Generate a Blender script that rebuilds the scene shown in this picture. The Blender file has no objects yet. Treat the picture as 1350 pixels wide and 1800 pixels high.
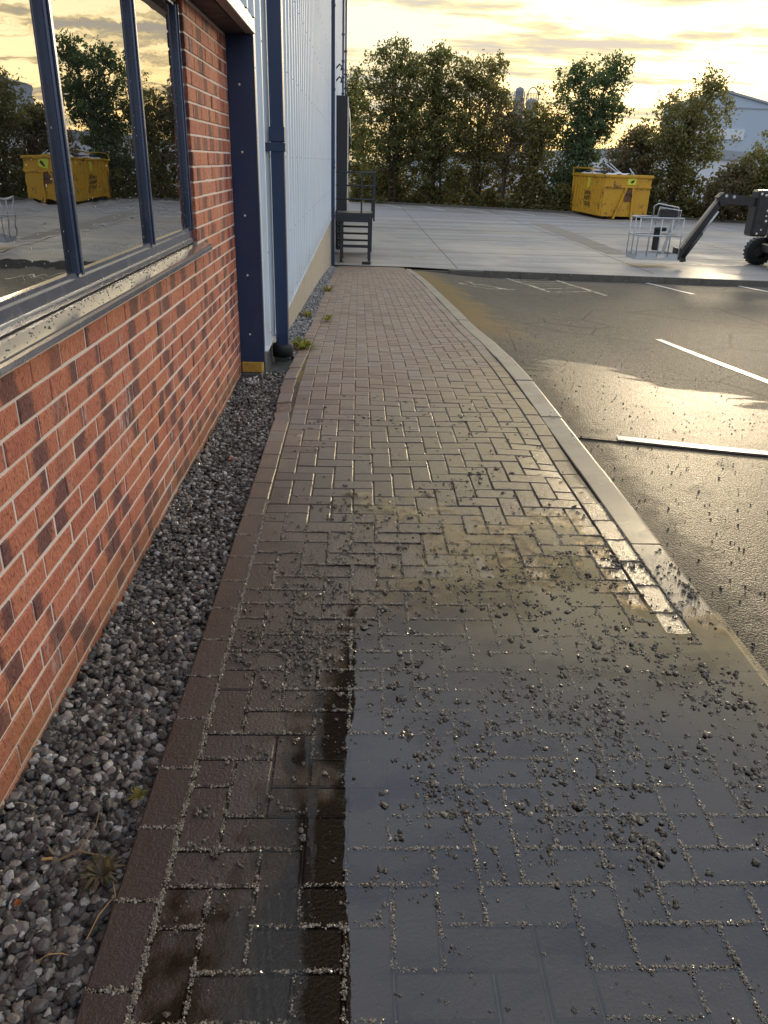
import bpy, bmesh, math, random
import numpy as np
from mathutils import Vector, Matrix

R_ = math.radians
rng = np.random.default_rng(7)
random.seed(7)
sc = bpy.context.scene
C = sc.collection

# ------------------------------------------------------------------ camera
F_PX, PITCH, ROLL, YAW, EYE = 1352.0, R_(24.4876), R_(1.8234), R_(2.4168), 1.49
_cy, _sy = math.cos(YAW), math.sin(YAW)
FW = Vector((_sy * math.cos(PITCH), _cy * math.cos(PITCH), -math.sin(PITCH)))
_r = Vector((_cy, -_sy, 0)); _u = _r.cross(FW)
RT = _r * math.cos(ROLL) + _u * math.sin(ROLL)
UP = -_r * math.sin(ROLL) + _u * math.cos(ROLL)
cam_d = bpy.data.cameras.new('camera'); cam = bpy.data.objects.new('camera', cam_d); C.objects.link(cam)
cam_d.sensor_fit = 'VERTICAL'; cam_d.sensor_height = 36; cam_d.sensor_width = 27
cam_d.lens = F_PX / 1800 * 36; cam_d.clip_start = 0.05; cam_d.clip_end = 6000
m = Matrix.Identity(4)
for i in range(3):
    m[i][0] = RT[i]; m[i][1] = UP[i]; m[i][2] = -FW[i]
m[0][3], m[1][3], m[2][3] = 0, 0, EYE
cam.matrix_world = m
sc.camera = cam

def at(x, y, Y):
    """point at depth Y on the ray through photo pixel x, y"""
    d = RT * ((x - 675) / F_PX) + UP * ((900 - y) / F_PX) + FW
    t = Y / d.y
    return Vector((d.x * t, Y, EYE + d.z * t))

# ------------------------------------------------------------------ light
SUN_AZ, SUN_EL = R_(26.0), R_(7.0)          # azimuth measured from +Y towards +X
SUN_DIR = Vector((math.sin(SUN_AZ) * math.cos(SUN_EL), math.cos(SUN_AZ) * math.cos(SUN_EL), math.sin(SUN_EL)))
sun_d = bpy.data.lights.new('sun', 'SUN'); sun_d.energy = 0.5; sun_d.angle = R_(5); sun_d.color = (1.0, 0.80, 0.52)
sun = bpy.data.objects.new('sun', sun_d); C.objects.link(sun)
sun.rotation_euler = SUN_DIR.to_track_quat('Z', 'Y').to_euler()
sc.view_settings.view_transform = 'Standard'; sc.view_settings.look = 'None'
sc.view_settings.exposure = 1.1; sc.view_settings.gamma = 1.0
sc.cycles.use_denoising = True
sc.cycles.max_bounces = 7; sc.cycles.diffuse_bounces = 3; sc.cycles.glossy_bounces = 4
sc.cycles.transparent_max_bounces = 8; sc.cycles.caustics_reflective = False; sc.cycles.caustics_refractive = False
sc.cycles.sample_clamp_indirect = 6

class NT:
    """tiny node-tree writer"""
    def __init__(s, tree): s.t = tree; s.n = tree.nodes; s.l = tree.links; s.n.clear()
    def node(s, typ, ins=None, **kw):
        n = s.n.new(typ)
        for k, v in kw.items(): setattr(n, k, v)
        for k, v in (ins or {}).items(): s.put(n.inputs[k], v)
        return n
    def put(s, sock, v):
        if isinstance(v, bpy.types.NodeSocket): s.l.new(v, sock)
        elif isinstance(v, bpy.types.Node): s.l.new(v.outputs[0], sock)
        else:
            if sock.type == 'RGBA' and not hasattr(v, '__len__'): v = (v, v, v, 1)
            if sock.type == 'RGBA' and len(v) == 3: v = (*v, 1)
            sock.default_value = v
    def math(s, op, a, b=None, c=None, clamp=False):
        n = s.n.new('ShaderNodeMath'); n.operation = op; n.use_clamp = clamp
        s.put(n.inputs[0], a)
        if b is not None: s.put(n.inputs[1], b)
        if c is not None: s.put(n.inputs[2], c)
        return n.outputs[0]
    def vmath(s, op, a, b=None, scale=None):
        n = s.n.new('ShaderNodeVectorMath'); n.operation = op
        s.put(n.inputs[0], a)
        if b is not None: s.put(n.inputs[1], b)
        if scale is not None: s.put(n.inputs['Scale'], scale)
        return n.outputs['Value'] if op in ('DOT_PRODUCT', 'LENGTH') else n.outputs[0]
    def mix(s, f, a, b, blend='MIX'):
        n = s.n.new('ShaderNodeMix'); n.data_type = 'RGBA'; n.blend_type = blend
        s.put(n.inputs['Factor'], f); s.put(n.inputs['A'], a); s.put(n.inputs['B'], b)
        return n.outputs['Result']
    def mapr(s, v, a, b, c=0.0, d=1.0, smooth=True):
        n = s.n.new('ShaderNodeMapRange'); n.interpolation_type = 'SMOOTHSTEP' if smooth else 'LINEAR'
        s.put(n.inputs['Value'], v); s.put(n.inputs['From Min'], a); s.put(n.inputs['From Max'], b)
        s.put(n.inputs['To Min'], c); s.put(n.inputs['To Max'], d)
        return n.outputs[0]
    def noise(s, vec, scale, detail=3, rough=0.55, dist=0.0, out='Fac'):
        n = s.n.new('ShaderNodeTexNoise'); n.inputs['Scale'].default_value = scale
        n.inputs['Detail'].default_value = detail; n.inputs['Roughness'].default_value = rough
        n.inputs['Distortion'].default_value = dist
        if vec is not None: s.put(n.inputs['Vector'], vec)
        return n.outputs[out]
    def scale(s, vec, v):
        n = s.n.new('ShaderNodeMapping'); n.inputs['Scale'].default_value = v; s.put(n.inputs['Vector'], vec)
        return n.outputs[0]
    def sep(s, vec):
        n = s.n.new('ShaderNodeSeparateXYZ'); s.put(n.inputs[0], vec); return n.outputs
    def comb(s, x, y, z):
        n = s.n.new('ShaderNodeCombineXYZ'); s.put(n.inputs[0], x); s.put(n.inputs[1], y); s.put(n.inputs[2], z); return n.outputs[0]
    def pos(s): return s.n.new('ShaderNodeNewGeometry').outputs['Position']
    def attr(s, name, out='Fac'):
        n = s.n.new('ShaderNodeAttribute'); n.attribute_name = name; return n.outputs[out]
    def bump(s, h, strength=0.5, dist=0.01, normal=None):
        n = s.n.new('ShaderNodeBump'); n.inputs['Strength'].default_value = strength; n.inputs['Distance'].default_value = dist
        s.put(n.inputs['Height'], h)
        if normal is not None: s.put(n.inputs['Normal'], normal)
        return n.outputs[0]

# ------------------------------------------------------------------ sky
SKY_GAIN = 1.0
world = bpy.data.worlds.new('World'); sc.world = world; world.use_nodes = True
w = NT(world.node_tree)
sky = w.node('ShaderNodeTexSky', sky_type='NISHITA', sun_disc=False, sun_elevation=SUN_EL, sun_rotation=SUN_AZ, air_density=1.2, dust_density=2.5, ozone_density=1.0)
dirv = w.n.new('ShaderNodeTexCoord').outputs['Generated']
dx, dy, dz = w.sep(dirv)
el = w.math('MAXIMUM', dz, 0.0)
sdot = w.vmath('DOT_PRODUCT', dirv, tuple(SUN_DIR))
near_sun = w.mapr(sdot, 0.55, 1.0)
close_sun = w.mapr(sdot, 0.965, 1.0)
# clear evening air: golden low round the sun, cream above, blue grey to the zenith
low = w.mix(near_sun, (0.48, 0.46, 0.45), (0.50, 0.42, 0.20))
mid = w.mix(near_sun, (0.46, 0.51, 0.58), (0.45, 0.465, 0.37))
air = w.mix(w.mapr(el, 0.0, 0.13), low, mid)
air = w.mix(w.mapr(el, 0.17, 0.30), air, w.mix(near_sun, (0.50, 0.53, 0.57), (1.12, 0.97, 0.62)))  # near-sun sky, mostly above the view, brightened for golden glare on the path
air = w.mix(w.mapr(el, 0.46, 0.70), air, (0.46, 0.54, 0.70))
air = w.mix(0.22, air, w.vmath('SCALE', sky.outputs[0], scale=0.12))
air = w.mix(w.math('MULTIPLY', close_sun, 0.7), air, (0.9, 0.78, 0.50))
# streaky cloud sheet seen in perspective
k = w.math('DIVIDE', 1.0, w.math('ADD', el, 0.055))
cuv = w.comb(w.math('MULTIPLY', dx, k), w.math('MULTIPLY', dy, k), 0.0)
n1 = w.noise(w.scale(cuv, (0.55, 1.0, 1.0)), 1.05, 7, 0.6, 0.5)
n2 = w.noise(w.scale(cuv, (0.9, 1.6, 1.0)), 3.4, 5, 0.62, 0.3)
cl = w.math('ADD', w.math('MULTIPLY', n1, 0.74), w.math('MULTIPLY', n2, 0.26))
mask = w.mapr(cl, 0.46, 0.55)
core = w.mapr(cl, 0.49, 0.60)
edge_c = w.mix(near_sun, (0.55, 0.50, 0.50), (0.54, 0.43, 0.19))
core_c = w.mix(near_sun, (0.30, 0.31, 0.36), (0.30, 0.275, 0.24))
cloud = w.mix(core, edge_c, core_c)
cloud = w.mix(w.mapr(el, 0.46, 0.70), cloud, w.mix(core, (0.66, 0.69, 0.76), (0.38, 0.42, 0.52)))
out = w.mix(w.math('MULTIPLY', mask, 0.9), air, cloud)
bg = w.node('ShaderNodeBackground', {'Color': out, 'Strength': SKY_GAIN})
w.l.new(bg.outputs[0], w.node('ShaderNodeOutputWorld').inputs[0])

# ------------------------------------------------------------------ ground profile
_py = np.array([-60, 5.6, 6.3, 7.5, 8.7, 10.9, 12.4, 15, 18, 20.5, 22, 60])
_pz = np.array([0, 0, -.015, -.085, -.185, -.315, -.405, -.57, -.79, -1.0, -1.04, -1.04])
_yy = np.linspace(-10, 40, 2001); _zz = np.interp(_yy, _py, _pz)
_ker = np.hanning(41); _ker /= _ker.sum()
_zz = np.convolve(np.pad(_zz, 20, mode='edge'), _ker, 'valid')
def zg(y): return np.interp(y, _yy, _zz)
def lump(x, y):
    """settlement of the paving in metres"""
    x = np.asarray(x, float); y = np.asarray(y, float)
    v = .0035 * np.sin(2.1 * x + 1.3 * y) + .003 * np.sin(3.7 * x - 2.2 * y + 1.0) + .002 * np.sin(5.1 * y + 1.7 * x)
    v = v * np.clip((y - 2.2) / 2.0, 0.18, 1.0)
    v += -.016 * np.exp(-(((x - 1.12) / .16) ** 2 + ((y - 3.95) / .5) ** 2))
    v += .012 * np.exp(-(((x + .15) / .35) ** 2 + ((y - 5.4) / .5) ** 2))
    return v

# ------------------------------------------------------------------ mesh helpers
class MB:
    def __init__(s): s.v = []; s.f = []; s.mi = []
    def add(s, vs, fs, mi=0):
        b = len(s.v); s.v += [tuple(p) for p in vs]; s.f += [tuple(b + i for i in q) for q in fs]; s.mi += [mi] * len(fs)
        return s
    def box(s, a, b, mi=0, M=None):
        x0, y0, z0 = a; x1, y1, z1 = b
        vs = [(x0, y0, z0), (x1, y0, z0), (x1, y1, z0), (x0, y1, z0), (x0, y0, z1), (x1, y0, z1), (x1, y1, z1), (x0, y1, z1)]
        if M is not None: vs = [M @ Vector(p) for p in vs]
        return s.add(vs, [(3, 2, 1, 0), (4, 5, 6, 7), (0, 1, 5, 4), (1, 2, 6, 5), (2, 3, 7, 6), (3, 0, 4, 7)], mi)
    def bbox(s, a, b, c=.004, mi=0):
        """box with chamfered edges"""
        bm = bmesh.new(); bmesh.ops.create_cube(bm, size=1)
        for v in bm.verts: v.co = Vector([(a[i] + b[i]) / 2 + v.co[i] * (b[i] - a[i]) for i in range(3)])
        bmesh.ops.bevel(bm, geom=bm.edges[:], offset=c, segments=1, affect='EDGES')
        bm.verts.index_update()
        s.add([v.co for v in bm.verts], [[v.index for v in f.verts] for f in bm.faces], mi); bm.free()
        return s
    def tube(s, pts, r, n=8, mi=0, cap=True):
        pts = [Vector(p) for p in pts]; rs = r if hasattr(r, '__len__') else [r] * len(pts)
        rings = []; prev = None
        for i, p in enumerate(pts):
            d = (pts[min(i + 1, len(pts) - 1)] - pts[max(i - 1, 0)]).normalized()
            if prev is None: a = d.orthogonal().normalized()
            else: a = (prev - d * prev.dot(d)); a = a.normalized() if a.length > 1e-6 else d.orthogonal().normalized()
            prev = a; b = d.cross(a)
            rings.append([p + (a * math.cos(t) + b * math.sin(t)) * rs[i] for t in (2 * math.pi * k / n for k in range(n))])
        vs = [q for g in rings for q in g]; fs = []
        for i in range(len(pts) - 1):
            for k in range(n): fs.append((i * n + k, i * n + (k + 1) % n, (i + 1) * n + (k + 1) % n, (i + 1) * n + k))
        if cap: fs += [tuple(reversed(range(n))), tuple(range((len(pts) - 1) * n, len(pts) * n))]
        return s.add(vs, fs, mi)
    def bar(s, p, q, wx, wz, up=(0, 0, 1), mi=0):
        """rectangular bar from p to q"""
        p = Vector(p); q = Vector(q); d = (q - p).normalized(); u = Vector(up); a = d.cross(u).normalized(); b = a.cross(d)
        vs = [c + a * (sx * wx / 2) + b * (sz * wz / 2) for c in (p, q) for sx, sz in ((-1, -1), (1, -1), (1, 1), (-1, 1))]
        return s.add(vs, [(3, 2, 1, 0), (4, 5, 6, 7), (0, 1, 5, 4), (1, 2, 6, 5), (2, 3, 7, 6), (3, 0, 4, 7)], mi)
    def prism(s, poly, y0, y1, axis='y', mi=0):
        n = len(poly); f = {'y': lambda p, t: (p[0], t, p[1]), 'x': lambda p, t: (t, p[0], p[1]), 'z': lambda p, t: (p[0], p[1], t)}[axis]
        vs = [f(p, y0) for p in poly] + [f(p, y1) for p in poly]
        return s.add(vs, [tuple(range(n)), tuple(reversed(range(n, 2 * n)))] + [(i, n + i, n + (i + 1) % n, (i + 1) % n) for i in range(n)], mi)
    def lathe(s, prof, c, axis, n=24, mi=0):
        """prof: (radius, along axis)"""
        c = Vector(c); ax = Vector(axis).normalized(); a = ax.orthogonal().normalized(); b = ax.cross(a)
        vs = [c + ax * h + (a * math.cos(t) + b * math.sin(t)) * r for r, h in prof for t in (2 * math.pi * k / n for k in range(n))]
        fs = [(i * n + k, i * n + (k + 1) % n, (i + 1) * n + (k + 1) % n, (i + 1) * n + k) for i in range(len(prof) - 1) for k in range(n)]
        return s.add(vs, fs, mi)
    def mesh(s, name, mats, smooth=False):
        me = bpy.data.meshes.new(name); me.from_pydata(s.v, [], s.f); 
        for mt in (mats if isinstance(mats, (list, tuple)) else [mats]): me.materials.append(mt)
        me.polygons.foreach_set('material_index', s.mi)
        bm = bmesh.new(); bm.from_mesh(me); bmesh.ops.recalc_face_normals(bm, faces=bm.faces[:]); bm.to_mesh(me); bm.free()
        if smooth: me.polygons.foreach_set('use_smooth', [True] * len(me.polygons))
        me.update(); return me
    def build(s, name, mats, parent=None, smooth=False, kind=None):
        return link(name, s.mesh(name, mats, smooth), parent, kind)

def link(name, me, parent=None, kind=None):
    o = bpy.data.objects.new(name, me); C.objects.link(o)
    if parent: o.parent = parent
    if kind: o['kind'] = kind
    return o
def tag(o, label=None, cat=None, group=None, kind=None):
    if label: o['label'] = label
    if cat: o['category'] = cat
    if group: o['group'] = group
    if kind: o['kind'] = kind
    return o
def empty(name, loc=(0, 0, 0), label=None, cat=None, group=None, rz=0):
    o = bpy.data.objects.new(name, None); C.objects.link(o); o.location = loc; o.rotation_euler = (0, 0, rz); o.empty_display_size = .1
    return tag(o, label, cat, group)
def np_mesh(name, V, Fq, mat, attrs=None, smooth=False, uv=None):
    """V (n,3), Fq (m,k) faces of equal size; attrs: name -> per-face float"""
    me = bpy.data.meshes.new(name); V = np.asarray(V, np.float32); Fq = np.asarray(Fq, np.int32); k = Fq.shape[1]
    me.vertices.add(len(V)); me.vertices.foreach_set('co', V.ravel())
    me.loops.add(Fq.size); me.loops.foreach_set('vertex_index', Fq.ravel())
    me.polygons.add(len(Fq)); me.polygons.foreach_set('loop_start', np.arange(0, Fq.size, k, dtype=np.int32))
    me.polygons.foreach_set('loop_total', np.full(len(Fq), k, np.int32))
    me.polygons.foreach_set('use_smooth', np.full(len(Fq), bool(smooth)))
    for n, a in (attrs or {}).items():
        at_ = me.attributes.new(n, 'FLOAT', 'FACE'); at_.data.foreach_set('value', np.asarray(a, np.float32))
    if uv is not None:
        l = me.uv_layers.new(name='UVMap'); l.data.foreach_set('uv', np.asarray(uv, np.float32).ravel())
    me.materials.append(mat); me.update(calc_edges=True); me.validate()
    return me
def grid_sheet(name, xs, ys, zf, mat, parent=None, kind='structure'):
    X, Y = np.meshgrid(xs, ys); V = np.stack([X, Y, zf(X, Y)], -1).reshape(-1, 3); nx = len(xs)
    i, j = np.meshgrid(np.arange(nx - 1), np.arange(len(ys) - 1)); a = (j * nx + i).ravel()
    return link(name, np_mesh(name, V, np.stack([a, a + 1, a + 1 + nx, a + nx], -1), mat, smooth=True), parent, kind)

# ------------------------------------------------------------------ materials
def new_mat(name):
    mt = bpy.data.materials.new(name); mt.use_nodes = True; return mt, NT(mt.node_tree)
def finish(t, **ins):
    b = t.node('ShaderNodeBsdfPrincipled', ins); t.l.new(b.outputs[0], t.node('ShaderNodeOutputMaterial').inputs[0]); return b
def paint(name, col, rough=.45, metal=0, dirt=.25, dirt_col=(.12, .10, .08), bump=.15, spec=.5, scale=9):
    mt, t = new_mat(name); p = t.pos()
    n = t.noise(p, scale, 5, .65); n2 = t.noise(p, scale * 14, 2)
    c = t.mix(t.math('MULTIPLY', t.mapr(n, .45, .75), dirt), col, dirt_col)
    c = t.mix(t.math('MULTIPLY', n2, .18), c, t.mix(1, c, (.6, .6, .6), 'MULTIPLY'))
    finish(t, **{'Base Color': c, 'Roughness': t.mapr(n, .3, .7, rough * .75, min(1, rough * 1.3), False), 'Metallic': metal, 'Specular IOR Level': spec,
                 'Normal': t.bump(n2, bump, .004)})
    return mt
def wet_path(t, p):
    """1 where the paving is wet"""
    x, y, z = t.sep(p)
    s = t.math('SUBTRACT', y, t.math('MULTIPLY', x, 1.5))
    s = t.math('ADD', s, t.math('MULTIPLY', t.math('SUBTRACT', t.noise(p, 2.2, 5, .6), .5), 2.4))
    return t.mapr(s, 2.9, 5.9, 1.0, 0.0)
def paver_mat(name, rnd_from_object):
    mt, t = new_mat(name); p = t.pos()
    if rnd_from_object: r = t.n.new('ShaderNodeObjectInfo').outputs['Random']
    else: r = t.attr('rnd')
    wet = wet_path(t, p)
    c = t.mix(r, (.098, .064, .052), (.150, .108, .088))
    c = t.mix(t.mapr(t.math('FRACT', t.math('MULTIPLY', r, 7.31)), .72, .8), c, (.13, .105, .095))
    g1 = t.noise(p, 330, 3, .7); g2 = t.noise(p, 60, 4, .6); big = t.noise(p, 3.1, 4, .6)
    c = t.mix(t.mapr(g1, .56, .70), c, (.30, .235, .19))
    c = t.mix(t.math('MULTIPLY', t.mapr(g1, .44, .30), .8), c, (.030, .020, .018))
    c = t.mix(t.math('MULTIPLY', t.mapr(big, .4, .7), .45), c, (.16, .125, .085))
    # pale worn scuffs
    c = t.mix(t.math('MULTIPLY', t.mapr(t.noise(p, 7, 2), .70, .76), .5), c, (.34, .31, .28))
    dark = t.mix(1, c, (.30, .25, .235), 'MULTIPLY')
    c = t.mix(wet, t.mix(1, c, (1.66, 1.66, 1.64), 'MULTIPLY'), dark)
    h = t.math('ADD', t.math('MULTIPLY', g1, .55), t.math('MULTIPLY', g2, .8))
    nb = t.bump(h, .6, .004); cb = t.bump(t.math('ADD', h, t.math('MULTIPLY', t.noise(p, 120, 2), 1.3)), .42, .0035)
    film = t.mapr(t.noise(p, 9, 5, .65), .38, .62)
    finish(t, **{'Base Color': c, 'Roughness': t.mapr(wet, 0, 1, .66, .5, False), 'Normal': nb, 'Specular IOR Level': t.mapr(wet, 0, 1, .45, .2, False),
                 'Coat Weight': t.mapr(wet, 0, 1, .12, 1.0, False), 'Coat Roughness': t.mapr(t.math('MULTIPLY', wet, film), 0, 1, .27, .13, False), 'Coat IOR': 1.48, 'Coat Normal': cb})
    return mt
def brick_mat(name, rnd_from_object):
    mt, t = new_mat(name); p = t.pos(); px, py, pz = t.sep(p)
    if rnd_from_object: r = t.n.new('ShaderNodeObjectInfo').outputs['Random']
    else: r = t.attr('rnd')
    u = t.sep(t.n.new('ShaderNodeUVMap').outputs[0])[0]
    r2 = t.math('FRACT', t.math('MULTIPLY', r, 13.7)); r3 = t.math('FRACT', t.math('MULTIPLY', r, 71.3))
    c = t.mix(r2, (.57, .205, .118), (.47, .152, .098))
    c = t.mix(t.mapr(t.noise(t.scale(p, (1, 1, .5)), 5, 3), .5, .7), c, (.58, .22, .11))
    wob = t.math('MULTIPLY', t.math('SUBTRACT', t.noise(p, 26, 3), .5), .45)
    cen = t.math('ADD', t.math('MULTIPLY', r3, 1.5), -.25)
    band = t.mapr(t.math('ABSOLUTE', t.math('ADD', t.math('SUBTRACT', u, cen), wob)), .16, .34, 1, 0)
    band = t.math('MULTIPLY', band, t.mapr(r2, .15, .3))
    c = t.mix(t.math('MULTIPLY', band, .86), c, (.128, .058, .062))
    drag = t.noise(t.scale(p, (1, 1.0, .5)), 125, 5, .78)
    pit = t.noise(t.scale(p, (1, 1.3, .6)), 60, 4, .7)
    c = t.mix(t.mapr(drag, .53, .61), c, t.mix(1, c, (.36, .30, .30), 'MULTIPLY'))
    scr = t.noise(t.scale(p, (1, 2.2, .30)), 70, 4, .7)
    c = t.mix(t.mapr(scr, .57, .66, 0, .75), c, t.mix(1, c, (.42, .36, .38), 'MULTIPLY'))
    c = t.mix(t.mapr(t.noise(p, 14, 4, .65), .46, .70, 0, .35), c, t.mix(1, c, (.62, .55, .55), 'MULTIPLY'))
    c = t.mix(t.math('MULTIPLY', t.mapr(drag, .42, .30), .5), c, (.60, .27, .15))
    eff = t.math('MULTIPLY', t.mapr(t.noise(t.scale(p, (1, 1, .4)), 3.4, 5, .7), .55, .68), t.mapr(t.noise(t.scale(p, (1, 1.2, .35)), 48, 4, .75), .47, .60))
    c = t.mix(t.math('MULTIPLY', eff, .75), c, (.60, .53, .49))
    splash = t.mapr(t.math('ADD', pz, t.math('MULTIPLY', t.noise(p, 3.5, 4), .35)), .48, .12)
    c = t.mix(t.math('MULTIPLY', splash, .55), c, (.155, .085, .045))
    h = t.math('ADD', t.math('MULTIPLY', drag, .5), t.math('MULTIPLY', pit, .9))
    finish(t, **{'Base Color': c, 'Roughness': t.mapr(splash, 0, 1, .78, .42, False), 'Normal': t.bump(h, .95, .007), 'Specular IOR Level': .4})
    return mt
def rnd_mat(name, c0, c1, c2=None, rough=.6, wet=0, spec=.5, c3=None):
    mt, t = new_mat(name); p = t.pos(); r = t.attr('rnd')
    c = t.mix(r, c0, c1)
    if c2: c = t.mix(t.mapr(t.math('FRACT', t.math('MULTIPLY', r, 17.3)), .80, .84), c, c2)
    if c3: c = t.mix(t.mapr(t.math('FRACT', t.math('MULTIPLY', r, 37.3)), .90, .92), c, c3)
    n = t.noise(p, 160, 3)
    c = t.mix(t.mapr(n, .4, .65, 0, .5), c, t.mix(1, c, (.45, .45, .45), 'MULTIPLY'))
    finish(t, **{'Base Color': c, 'Roughness': rough, 'Coat Weight': wet, 'Coat Roughness': .16, 'Specular IOR Level': spec, 'Normal': t.bump(n, .4, .003)})
    return mt
def leaf_mat(name, a, b, autumn, amount=.08):
    mt, t = new_mat(name); r = t.attr('rnd')
    c = t.mix(r, a, b); c = t.mix(t.mapr(t.math('FRACT', t.math('MULTIPLY', r, 23.7)), 1 - amount, 1 - amount + .02), c, autumn)
    d = t.node('ShaderNodeBsdfPrincipled', {'Base Color': c, 'Roughness': .55, 'Specular IOR Level': .35})
    tr = t.node('ShaderNodeBsdfTranslucent', {'Color': t.mix(1, c, (1.5, 1.6, .7), 'MULTIPLY')})
    mx = t.node('ShaderNodeMixShader', {0: .5, 1: d.outputs[0], 2: tr.outputs[0]})
    t.l.new(mx.outputs[0], t.node('ShaderNodeOutputMaterial').inputs[0])
    return mt

M = {}
M['navy'] = paint('navy_steel', (.016, .037, .098), .38, 0, .12, (.10, .10, .11))
M['frame'] = paint('window_frame_blue', (.075, .100, .165), .24, .45, .15, (.22, .21, .2), .03)
def mk_clad():
    mt, t = new_mat('pale_blue_cladding'); p = t.pos(); z = t.sep(p)[2]
    st = t.noise(t.scale(p, (1, 5.0, .18)), 3.0, 5, .65); d = t.noise(p, 2.2, 5, .6)
    c = t.mix(t.mapr(st, .50, .68, 0, .42), (.63, .725, .80), (.46, .52, .55)); c = t.mix(t.mapr(d, .5, .75, 0, .3), c, (.50, .55, .56))
    c = t.mix(t.math('MULTIPLY', t.mapr(t.math('ADD', z, t.math('MULTIPLY', t.noise(p, 5, 4), .5)), .75, .25), .45), c, (.36, .35, .30))
    finish(t, **{'Base Color': c, 'Roughness': t.mapr(d, .3, .7, .30, .48), 'Normal': t.bump(t.noise(p, 1.6, 2), .12, .02)}); return mt
M['clad'] = None
M['screw'] = paint('grey_screw_caps', (.20, .24, .30), .5)
M['fascia'] = paint('cream_flashing', (.56, .52, .45), .35, .35, .2, (.25, .2, .15))
M['soffit'] = paint('dark_soffit', (.05, .045, .045), .6)
M['plinth'] = paint('plinth_concrete', (.40, .36, .29), .85, 0, .35, (.22, .19, .14), .4)
M['dark_steel'] = paint('dark_blue_steel', (.020, .028, .038), .4, 0, .2, (.08, .08, .08))
M['black'] = paint('black_rubber', (.012, .012, .013), .6, 0, .2, (.06, .055, .05))
M['blackpaint'] = paint('black_machine_paint', (.016, .016, .018), .35, 0, .25, (.07, .065, .06))
M['fabric'] = paint('black_dock_curtain', (.022, .024, .030), .55, 0, .3, (.06, .06, .06), .5)
M['white'] = paint('white_trim', (.72, .68, .60), .5)
M['galv'] = paint('galvanised_steel', (.50, .53, .55), .42, .55, .25, (.3, .3, .3))
M['red'] = paint('red_hub', (.36, .03, .02), .45)
M['greywheel'] = paint('grey_wheel', (.36, .34, .32), .6)
M['foam'] = paint('yellow_foam', (.50, .30, .05), .95, 0, .5, (.16, .08, .02), .9, scale=40)
M['rag'] = paint('white_fluff', (.62, .60, .57), .95, 0, .4, (.3, .28, .26), .9, scale=60)
M['slate'] = paint('dark_grey_footing', (.07, .075, .08), .7, 0, .4, (.14, .13, .11), .4)
M['paver_one'] = paver_mat('wet_block_paver', True); M['paver_many'] = paver_mat('far_block_paver', False)
M['brick_one'] = brick_mat('brindled_brick', True); M['brick_many'] = brick_mat('brindled_brick_rest', False)

def mk_mortar():
    mt, t = new_mat('mortar'); p = t.pos(); pz = t.sep(p)[2]; n = t.noise(p, 190, 4, .7); b = t.noise(p, 3, 4)
    c = t.mix(b, (.80, .70, .62), (.70, .60, .52)); c = t.mix(t.mapr(n, .5, .7), c, (.50, .42, .35))
    spl = t.mapr(t.math('ADD', pz, t.math('MULTIPLY', t.noise(p, 3.5, 4), .35)), .40, .10)
    c = t.mix(t.math('MULTIPLY', spl, .6), c, (.20, .16, .085))
    finish(t, **{'Base Color': c, 'Roughness': .9, 'Normal': t.bump(n, .6, .004)}); return mt
M['mortar'] = mk_mortar(); M['clad'] = mk_clad()
def mk_sand():
    mt, t = new_mat('joint_sand'); p = t.pos(); y = t.sep(p)[1]; n = t.noise(p, 260, 3, .7)
    c = t.mix(n, (.045, .032, .022), (.13, .10, .065))
    moss = t.math('MULTIPLY', t.mapr(t.noise(p, 3.2, 5, .65), .46, .62), t.mapr(y, 2.8, 5.5))
    c = t.mix(t.math('MULTIPLY', moss, .85), c, (.22, .15, .025))
    wet = wet_path(t, p)
    finish(t, **{'Base Color': c, 'Roughness': .75, 'Coat Weight': t.math('MULTIPLY', wet, .8), 'Coat Roughness': .2, 'Normal': t.bump(n, .7, .004)}); return mt
M['sand'] = mk_sand()
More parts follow.
